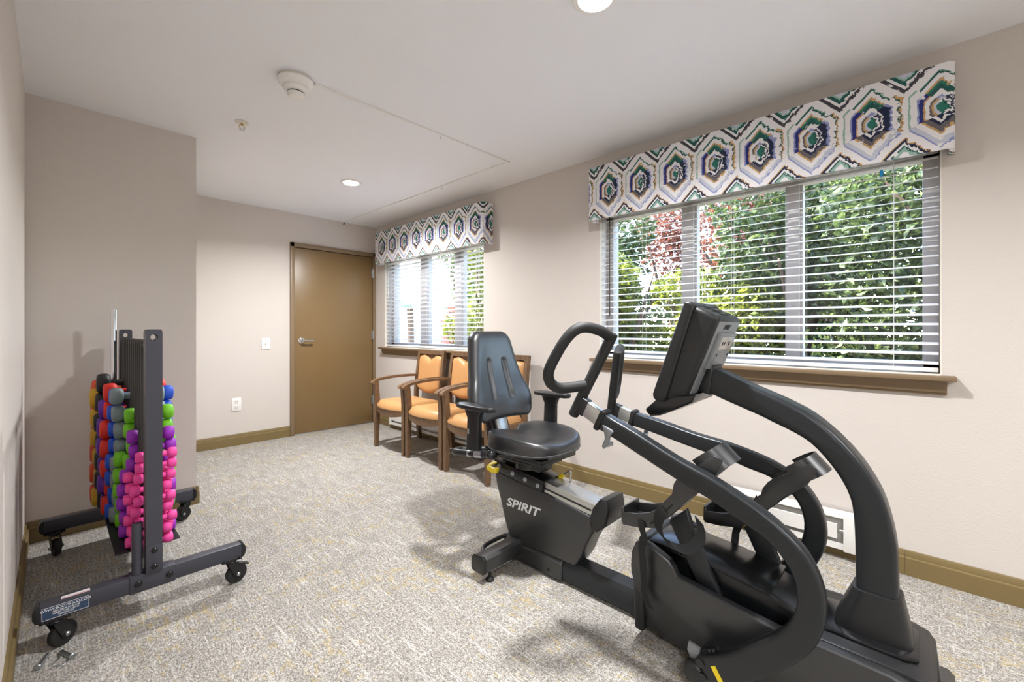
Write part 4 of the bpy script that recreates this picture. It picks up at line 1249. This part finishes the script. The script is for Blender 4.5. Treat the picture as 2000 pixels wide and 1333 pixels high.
part('battery_door', M['greypanel'], bk, on_back(1.585, 1.72, 0.118, 0.165, 0.0180, 0.001))
for px_ in (1.612, 1.632, 1.68):
    part('port', M['rubber'], bk, on_back(px_ - 0.006, px_ + 0.006, 0.076, 0.090, 0.0182, 0.001))
for px_ in (1.595, 1.71):
    part('panel_screw', M['rubber'], bk, lambda bm: lathe(bm, [(0.005, 0), (0.005, 0.0012)], 10, axis_m(pb(px_, 0.126, 0.018), bn)))
text_mesh('logo_lettering', 'SPIRIT', 0.024, M['rubber'], pb(1.60, 0.034, 0.0044), (1, 0, 0), -bd, bk, shear=0.28, bold=0.0006)
for y_, z_ in ((0.585, 1.222), (0.618, 1.082), (0.668, 0.925)):
    part('console_screw', M['gloss'], ex, lambda bm: lathe(bm, [(0.005, 0), (0.005, 0.002), (0.003, 0.003)], 10, axis_m((1.530, y_ - 0.01, z_), (-1, 0, 0))))
for k in range(3):
    yy = 0.512 + k * 0.026
    part('vent_slot', M['rubber'], ex, lambda bm: box(bm, (1.60, -0.005, -0.001), (1.70, 0.005, 0.0015), mtx=Matrix.Translation((0, yy, 1.206 + (yy - 0.50) * 0.49 + 0.0045)) @ Matrix.Rotation(0.455, 4, 'X')))
part('mast_collar', M['blackplastic'], ex, lambda bm: prism(bm, [(0.560, 1.038), (0.535, 1.028), (0.548, 0.925), (0.590, 0.935)], 1.598, 1.702, 0.008, 3))

# --- swinging arms: near arm as seen, far arm mirrored and swung back about the pivot
PIV = Vector((0, 0.50, 0.105))
ARM_OUT = [(0.851, 0.852), (0.726, 0.805), (0.578, 0.742), (0.46, 0.701), (0.354, 0.653), (0.282, 0.609), (0.224, 0.554), (0.191, 0.485), (0.182, 0.423), (0.189, 0.36), (0.216, 0.295), (0.278, 0.216), (0.354, 0.142), (0.406, 0.1), (0.46, 0.079), (0.49, 0.078)]
ARM_IN = [(0.508, 0.139), (0.472, 0.159), (0.418, 0.193), (0.347, 0.262), (0.29, 0.316), (0.259, 0.367), (0.246, 0.424), (0.254, 0.483), (0.286, 0.534), (0.332, 0.571), (0.397, 0.6), (0.472, 0.636), (0.578, 0.674), (0.798, 0.765), (0.867, 0.79)]
LOOP = [(1.455, 0.858, 1.128), (1.404, 0.873, 1.154), (1.343, 0.897, 1.167), (1.307, 0.919, 1.156), (1.282, 0.943, 1.122), (1.266, 0.967, 1.076), (1.254, 0.991, 1.024), (1.256, 1.003, 0.989), (1.275, 1.005, 0.958), (1.311, 0.995, 0.938), (1.357, 0.973, 0.938), (1.41, 0.947, 0.943)]
POST = [(1.40, 0.991, 0.828), (1.415, 0.954, 0.913), (1.457, 0.853, 1.138)]
def arm_side(far):
    def fix(bm):
        if not far: return
        mt = Matrix.Translation((2 * CX, 0, 0)) @ Matrix.Scale(-1, 4, (1, 0, 0))
        rot = Matrix.Translation(PIV) @ Matrix.Rotation(math.radians(-11.5), 4, 'X') @ Matrix.Translation(-PIV)
        bmesh.ops.transform(bm, matrix=mt @ rot, verts=bm.verts[:])
        bmesh.ops.reverse_faces(bm, faces=bm.faces[:])
    def P(name, mat, fn, parent=ex, sharp=45, label=None):
        return part(name, mat, parent, lambda bm: (fn(bm), fix(bm)), sharp, label)
    arm = P('swing_arm', M['armpaint'], lambda bm: prism(bm, smooth2(ARM_OUT) + smooth2(ARM_IN), 1.376, 1.424, 0.011, 4), sharp=50)
    d = (Vector((0, 0.926, 0.855)) - Vector((0, 0.858, 0.822))).normalized()
    u = Vector((0, -d.z, d.y))
    def along(bm, s0, s1, hh, x0, x1, bev):
        o = Vector((0, 0.858, 0.822))
        mt = Matrix(((1, 0, 0, 0), (0, d.y, u.y, o.y), (0, d.z, u.z, o.z), (0, 0, 0, 1)))
        box(bm, (x0, s0, -hh), (x1, s1, hh), bev, 3, mtx=mt)
    P('collar', M['rubber'], lambda bm: along(bm, -0.006, 0.016, 0.041, 1.372, 1.428, 0.008), arm)
    P('slide_tube', M['alu'], lambda bm: along(bm, -0.05, 0.085, 0.031, 1.386, 1.414, 0.006), arm, label='bare aluminium telescoping tube')
    P('handle_clamp', M['blackplastic'], lambda bm: along(bm, 0.078, 0.115, 0.034, 1.383, 1.417, 0.005), arm)
    hd = P('hand_grip', M['foam'], lambda bm: (tube(bm, [POST[0], POST[1], POST[2]], 0.0205, 16), tube(bm, catmull(LOOP, 5), 0.0205, 16)), label='black foam loop handle')
    for a_, b_ in ((2, 1), (0, 1)):
        P('grip_end', M['foam'], lambda bm: lathe(bm, [(0.0205, 0.0), (0.019, 0.006), (0.010, 0.010)], 16, axis_m(POST[a_], Vector(POST[a_]) - Vector(POST[b_]))), hd)
    def clamp(bm):
        prism(bm, [(0.842, 0.812), (0.806, 0.800), (0.800, 0.793), (0.812, 0.775), (0.818, 0.745), (0.838, 0.726), (0.845, 0.735), (0.832, 0.765), (0.836, 0.788)], 1.366, 1.378, 0.003, 2)
    cl = P('height_latch', M['greypanel'], clamp, arm, label='grey release latch under the arm')
    P('latch_bolt', M['steel'], lambda bm: lathe(bm, [(0.009, 0), (0.009, 0.03), (0.006, 0.034)], 12, axis_m((1.372, 0.826, 0.742), (1, 0, 0))), arm)
    P('pivot_boss', M['blackplastic'], lambda bm: (lathe(bm, [(0.030, 0), (0.030, 0.14)], 20, axis_m((1.395, 0.492, 0.110), (1, 0, 0))), lathe(bm, [(0.014, 0), (0.014, 0.006)], 8, axis_m((1.378, 0.492, 0.085), (-1, 0, 0))), lathe(bm, [(0.014, 0), (0.014, 0.006)], 8, axis_m((1.378, 0.500, 0.125), (-1, 0, 0)))))
    P('pivot_bracket', M['greypanel'], lambda bm: prism(bm, [(0.508, 0.150), (0.545, 0.156), (0.550, 0.130), (0.535, 0.100), (0.512, 0.090)], 1.40, 1.412, 0.003, 2), label='light grey pivot bracket')
    kn = P('pivot_knob', M['blackplastic'], lambda bm: lathe(bm, [(0.010, 0.03), (0.012, 0.016), (0.030, 0.014), (0.034, 0.006), (0.033, -0.006), (0.024, -0.014), (0.010, -0.016)], 24, axis_m((1.385, 0.522, 0.082), (0.95, 0, -0.15))))
    for bz_ in ((0.478, 0.158), (0.466, 0.164)):
        P('pivot_nut', M['gloss'], lambda bm: lathe(bm, [(0.010, -0.012), (0.010, 0.012)], 6, axis_m((1.40, bz_[0], bz_[1]), (0, 0.4, 0.9))))
    if not far:
        P('warning_sticker', M['yellow'], lambda bm: prism(bm, [(0.468, 0.132), (0.455, 0.140), (0.432, 0.103), (0.445, 0.095)], 1.3748, 1.3760), arm, label='yellow warning sticker')
arm_side(False)
arm_side(True)

# --- pedals
def pedal(far):
    dy, dz, rot = (-0.185, -0.045, 0.06) if far else (0, 0, 0)
    c0 = Vector((0, 0.66, 0.52))
    def fix(bm):
        if far:
            r = Matrix.Translation(Vector((0, dy, dz)) + c0) @ Matrix.Rotation(rot, 4, 'X') @ Matrix.Translation(-c0)
            mt = Matrix.Translation((2 * CX, 0, 0)) @ Matrix.Scale(-1, 4, (1, 0, 0))
            bmesh.ops.transform(bm, matrix=mt @ r, verts=bm.verts[:])
            bmesh.ops.reverse_faces(bm, faces=bm.faces[:])
    def P(name, mat, fn, parent=ex, sharp=45, label=None):
        return part(name, mat, parent, lambda bm: (fn(bm), fix(bm)), sharp, label)
    wall = [(0.800, 0.490), (0.796, 0.445), (0.738, 0.452), (0.672, 0.470), (0.603, 0.548), (0.566, 0.592), (0.536, 0.630), (0.473, 0.697), (0.450, 0.750), (0.476, 0.761), (0.531, 0.718), (0.590, 0.668), (0.606, 0.640), (0.612, 0.605), (0.668, 0.536), (0.69, 0.520), (0.735, 0.502)]
    sole = [(0.796, 0.447), (0.735, 0.452), (0.674, 0.470), (0.60, 0.548), (0.536, 0.625), (0.473, 0.695), (0.480, 0.701), (0.545, 0.632), (0.610, 0.556), (0.680, 0.481), (0.738, 0.464), (0.796, 0.459)]
    # side walls and sole make one moulded foot shell
    def shell_(bm):
        prism(bm, wall, 1.430, 1.438, 0.002, 2)
        prism(bm, wall, 1.552, 1.560, 0.002, 2)
        prism(bm, sole, 1.434, 1.556, 0.002, 1)
        prism(bm, [(0.790, 0.450), (0.802, 0.450), (0.804, 0.505), (0.794, 0.508)], 1.432, 1.558, 0.003, 2)
    ped = P('pedal', M['darkshell'], shell_, label='moulded foot pedal with heel cup')
    P('toe_cap', M['darkshell'], lambda bm: ribbon(bm, catmull([(1.434, 0.520, 0.708), (1.434, 0.492, 0.732), (1.445, 0.466, 0.752), (1.470, 0.450, 0.764), (1.495, 0.446, 0.767), (1.520, 0.450, 0.764), (1.545, 0.466, 0.752), (1.556, 0.492, 0.732), (1.556, 0.520, 0.708)], 6), (0.0, 0.050, 0.047), 0.006), ped, 50)
    P('tread', M['rubber'], lambda bm: prism(bm, [(0.672, 0.492), (0.545, 0.640), (0.548, 0.643), (0.676, 0.496)], 1.448, 1.542, 0.001, 1), ped)
    P('strap_slot', M['rubber'], lambda bm: prism(bm, [(0.690, 0.482), (0.611, 0.572), (0.606, 0.568), (0.685, 0.478)], 1.4292, 1.4304), ped)
    P('toe_strap', M['strap'], lambda bm: ribbon(bm, catmull([(1.428, 0.640, 0.548), (1.412, 0.652, 0.505), (1.412, 0.640, 0.462), (1.426, 0.600, 0.432), (1.455, 0.565, 0.425), (1.49, 0.548, 0.440), (1.512, 0.545, 0.468), (1.520, 0.555, 0.505)], 5), (0.0, 0.030, 0.026), 0.004), ped)
    P('heel_strap', M['strap'], lambda bm: ribbon(bm, catmull([(1.427, 0.722, 0.482), (1.424, 0.716, 0.454), (1.426, 0.709, 0.426), (1.424, 0.718, 0.390), (1.432, 0.718, 0.350), (1.445, 0.722, 0.298), (1.452, 0.720, 0.245), (1.456, 0.724, 0.216), (1.460, 0.713, 0.184), (1.462, 0.698, 0.165)], 4), (0.004, 0.026, 0.003), 0.0025), ped)
    lever_ = [(0.660, 0.470), (0.600, 0.530), (0.575, 0.460), (0.492, 0.285), (0.475, 0.23), (0.530, 0.22), (0.560, 0.285)]
    P('pedal_lever', M['armpaint'], lambda bm: prism(bm, lever_, 1.519, 1.545, 0.004, 2))
    P('lever_pivot', M['gloss'], lambda bm: lathe(bm, [(0.030, 0), (0.030, 0.035)], 20, axis_m((1.515, 0.505, 0.245), (1, 0, 0))))
    return ped
pedal(False)
pedal(True)

# ------------------------------------------------------------------ garden outside the windows
GZ = -0.25
struct('ground_outside', M['paving'], lambda bm: box(bm, (XW + WT, -14, GZ - 0.1), (26, 30, GZ)), 'brown planting bed outside the windows', 'ground')

def leaves(name, mat, parent, blobs, count, size, rr, shell=0.55):
    """many small folded leaves scattered through ellipsoid blobs: one foliage part"""
    verts, faces = [], []
    tot = sum(b[3] * b[4] * b[5] for b in blobs)
    for cx, cy, cz, rx, ry, rz in blobs:
        n = int(count * rx * ry * rz / tot)
        for _ in range(n):
            while True:
                p = Vector((rr.uniform(-1, 1), rr.uniform(-1, 1), rr.uniform(-1, 1)))
                if p.length < 1: break
            if p.length < shell and rr.random() < 0.7:
                p = p.normalized() * rr.uniform(shell, 1.0)
            c = Vector((cx + p.x * rx, cy + p.y * ry, cz + p.z * rz))
            a = Vector((rr.gauss(0, 1), rr.gauss(0, 1), rr.gauss(0, 0.7))).normalized()
            b = a.cross(Vector((rr.gauss(0, 1), rr.gauss(0, 1), rr.gauss(0, 1)))).normalized()
            L = size * rr.uniform(0.6, 1.3); W = L * 0.30
            k = len(verts)
            nrm = a.cross(b) * (W * 0.35)
            verts += [c - a * L * 0.5, c + b * W + nrm, c + a * L * 0.5, c - b * W + nrm]
            faces += [(k, k + 1, k + 2), (k, k + 2, k + 3)]
    me = bpy.data.meshes.new(name)
    me.from_pydata([tuple(v) for v in verts], [], faces)
    me.materials.append(mat)
    o = link(name, me, parent)
    o['kind'] = 'stuff'
    return o

def shrub(label, x, y, rad, height, mat, seed, count, size=0.085, cat='shrub', trunk=0.05, low=0.1, group=None, nblob=9, lean=0.0):
    rr = random.Random(seed)
    t = thing('leafy_shrub' if cat == 'shrub' else 'garden_tree', label, cat, (x, y, GZ), group)
    def stems(bm):
        for i in range(6):
            a = rr.uniform(0, 2 * PI)
            top = Vector((x + math.cos(a) * rad * rr.uniform(0.3, 0.8), y + math.sin(a) * rad * rr.uniform(0.3, 0.8), GZ + height * rr.uniform(0.65, 0.95)))
            b0 = Vector((x + rr.uniform(-0.06, 0.06), y + rr.uniform(-0.06, 0.06), GZ))
            fork = Vector((x + lean + rr.uniform(-.05, .05), y + rr.uniform(-.05, .05), GZ + height * rr.uniform(0.25, 0.5)))
            path = catmull([b0, fork, (fork + top) / 2 + Vector((rr.uniform(-.1, .1), rr.uniform(-.1, .1), 0.05)), top], 4)
            tube(bm, path, [trunk * (1 - 0.8 * k / (len(path) - 1)) for k in range(len(path))], 6)
    part('stems', M['bark'], t, stems)
    blobs = []
    for i in range(nblob):
        f = (i + 0.5) / nblob
        z = GZ + height * (low + (1 - low) * f)
        a = rr.uniform(0, 2 * PI)
        rb = rad * rr.uniform(0.45, 0.7)
        blobs.append((x + math.cos(a) * rad * 0.45, y + math.sin(a) * rad * 0.45, z, rb, rb, height * 0.16 * rr.uniform(0.8, 1.2)))
    leaves('foliage', mat, t, blobs, count, size, rr)
    return t
GRP = 'dense shrubs outside the large window'
shrub('dense green shrub filling the right pane of the large window', 4.75, -0.25, 1.0, 3.4, M['leaf_a'], 11, 15000, group=GRP, nblob=14)
shrub('glossy green shrub behind the right pane beside the second mullion', 5.0, 0.85, 0.85, 2.95, M['leaf_a'], 12, 11000, group=GRP, nblob=13)
shrub('yellow green shrub low in the middle pane of the large window', 4.9, 1.65, 0.75, 1.95, M['leaf_b'], 13, 8000, group=GRP)
shrub('sunlit shrub filling the lower left pane of the large window', 4.8, 2.65, 0.85, 2.2, M['leaf_b'], 14, 10000, group=GRP)
shrub('tall green shrub at the upper left pane of the large window', 5.9, 3.5, 0.9, 3.2, M['leaf_a'], 15, 9000, group=GRP, nblob=12, low=0.3)
shrub('far green tree seen between the copper leaves', 9.0, 1.2, 1.6, 5.2, M['leaf_b'], 16, 9000, 0.13, cat='tree', trunk=0.12, nblob=12)
shrub('copper leaved tree in the middle pane of the large window', 6.9, 1.95, 0.8, 3.7, M['leaf_c'], 17, 4200, 0.09, cat='tree', trunk=0.07, low=0.62)
shrub('small copper leaved tree behind the left pane of the large window', 7.4, 3.1, 0.7, 3.5, M['leaf_c'], 18, 2600, 0.09, cat='tree', trunk=0.06, low=0.66)
G2 = 'greenery outside the window above the armchairs'
shrub('bright green shrub at the right side of the window above the armchairs', 4.7, 5.05, 0.55, 3.4, M['leaf_b'], 21, 9000, group=G2, nblob=12)
shrub('low green shrub beside the brick pier outside', 6.3, 7.55, 0.45, 1.7, M['leaf_b'], 22, 3500, group=G2)
shrub('far green tree at the top of the window above the armchairs', 12.6, 15.2, 1.3, 5.0, M['leaf_a'], 23, 5000, 0.16, cat='tree', trunk=0.12, low=0.45)

pm = thing('palm', 'pale green palm with drooping fronds outside the far window', 'palm', (6.6, 10.0, GZ))
part('trunk', M['bark'], pm, lambda bm: tube(bm, catmull([(6.6, 10.0, GZ), (6.62, 10.0, 0.8), (6.6, 10.02, 1.75)], 4), 0.09, 10))
rp = random.Random(5)
def frond(a, el):
    def f(bm):
        d = Vector((math.cos(a), math.sin(a), 0))
        pts = [Vector((6.6, 10.02, 1.75)) + d * (k / 8 * 1.3) + Vector((0, 0, el * k / 8 - 0.95 * (k / 8) ** 2)) for k in range(9)]
        tube(bm, pts, 0.010, 5)
        n = Vector((-d.y, d.x, 0))
        for k in range(2, 33):
            t = k / 32
            i = min(7, int(t * 8)); q = pts[i].lerp(pts[i + 1], t * 8 - i)
            for s in (-1, 1):
                tip = q + n * (s * 0.30 * (1 - 0.55 * t)) + d * 0.16 + Vector((0, 0, -0.12))
                A = bm.verts.new(q + d * 0.012); B = bm.verts.new(q - d * 0.012); Cc = bm.verts.new(tip)
                bm.faces.new((A, B, Cc))
    return f
for k in range(13):
    part('frond', M['leaf_p'], pm, frond(2 * PI * k / 13 + rp.uniform(-.1, .1), rp.uniform(0.5, 1.1)))

hs = thing('neighbour_building', 'pale blue building with brick pier seen through the far window', 'building', (11.5, 14.0, GZ))
hd_ = Vector((0.55, -0.835, 0)).normalized(); hn = Vector((-hd_.y * -1, hd_.x * -1, 0))
HO = Vector((8.3, 14.8, 0))
def on_house(bm, s0, s1, z0, z1, th, off=0.0):
    a = math.atan2(hd_.y, hd_.x)
    mt = Matrix.Translation(HO) @ Matrix.Rotation(a, 4, 'Z')
    box(bm, (s0, -th - off, z0), (s1, -off, z1), mtx=mt)
part('wall', M['sky_blue'], hs, lambda bm: on_house(bm, -3, 6.0, GZ, 2.05, 0.2, -0.2))
for k in range(11):
    part('siding_board', M['sky_blue'], hs, lambda bm: on_house(bm, -3, 2.5, GZ + k * 0.205, GZ + k * 0.205 + 0.195, 0.025 - 0.0))
part('eave', M['white'], hs, lambda bm: on_house(bm, -3.2, 6.2, 2.05, 2.2, 0.45, -0.1))
bmat = M['brick']
for r in range(24):
    for c in range(3):
        o_ = 0.0 if r % 2 == 0 else 0.055
        part('brick', bmat, hs, lambda bm: on_house(bm, 2.55 + c * 0.225 + o_, 2.55 + c * 0.225 + o_ + 0.212, GZ + r * 0.093, GZ + r * 0.093 + 0.083, 0.10, 0.0))
wf = part('window', M['white'], hs, lambda bm: on_house(bm, 3.45, 4.35, 0.35, 1.55, 0.06, 0.0))
part('pane', M['gloss'], wf, lambda bm: (on_house(bm, 3.53, 3.87, 0.43, 0.92, 0.01, 0.06), on_house(bm, 3.93, 4.27, 0.43, 0.92, 0.01, 0.06), on_house(bm, 3.53, 3.87, 0.98, 1.47, 0.01, 0.06), on_house(bm, 3.93, 4.27, 0.98, 1.47, 0.01, 0.06)))

for o in bpy.data.objects:
    if 'base' in o:
        del o['base']
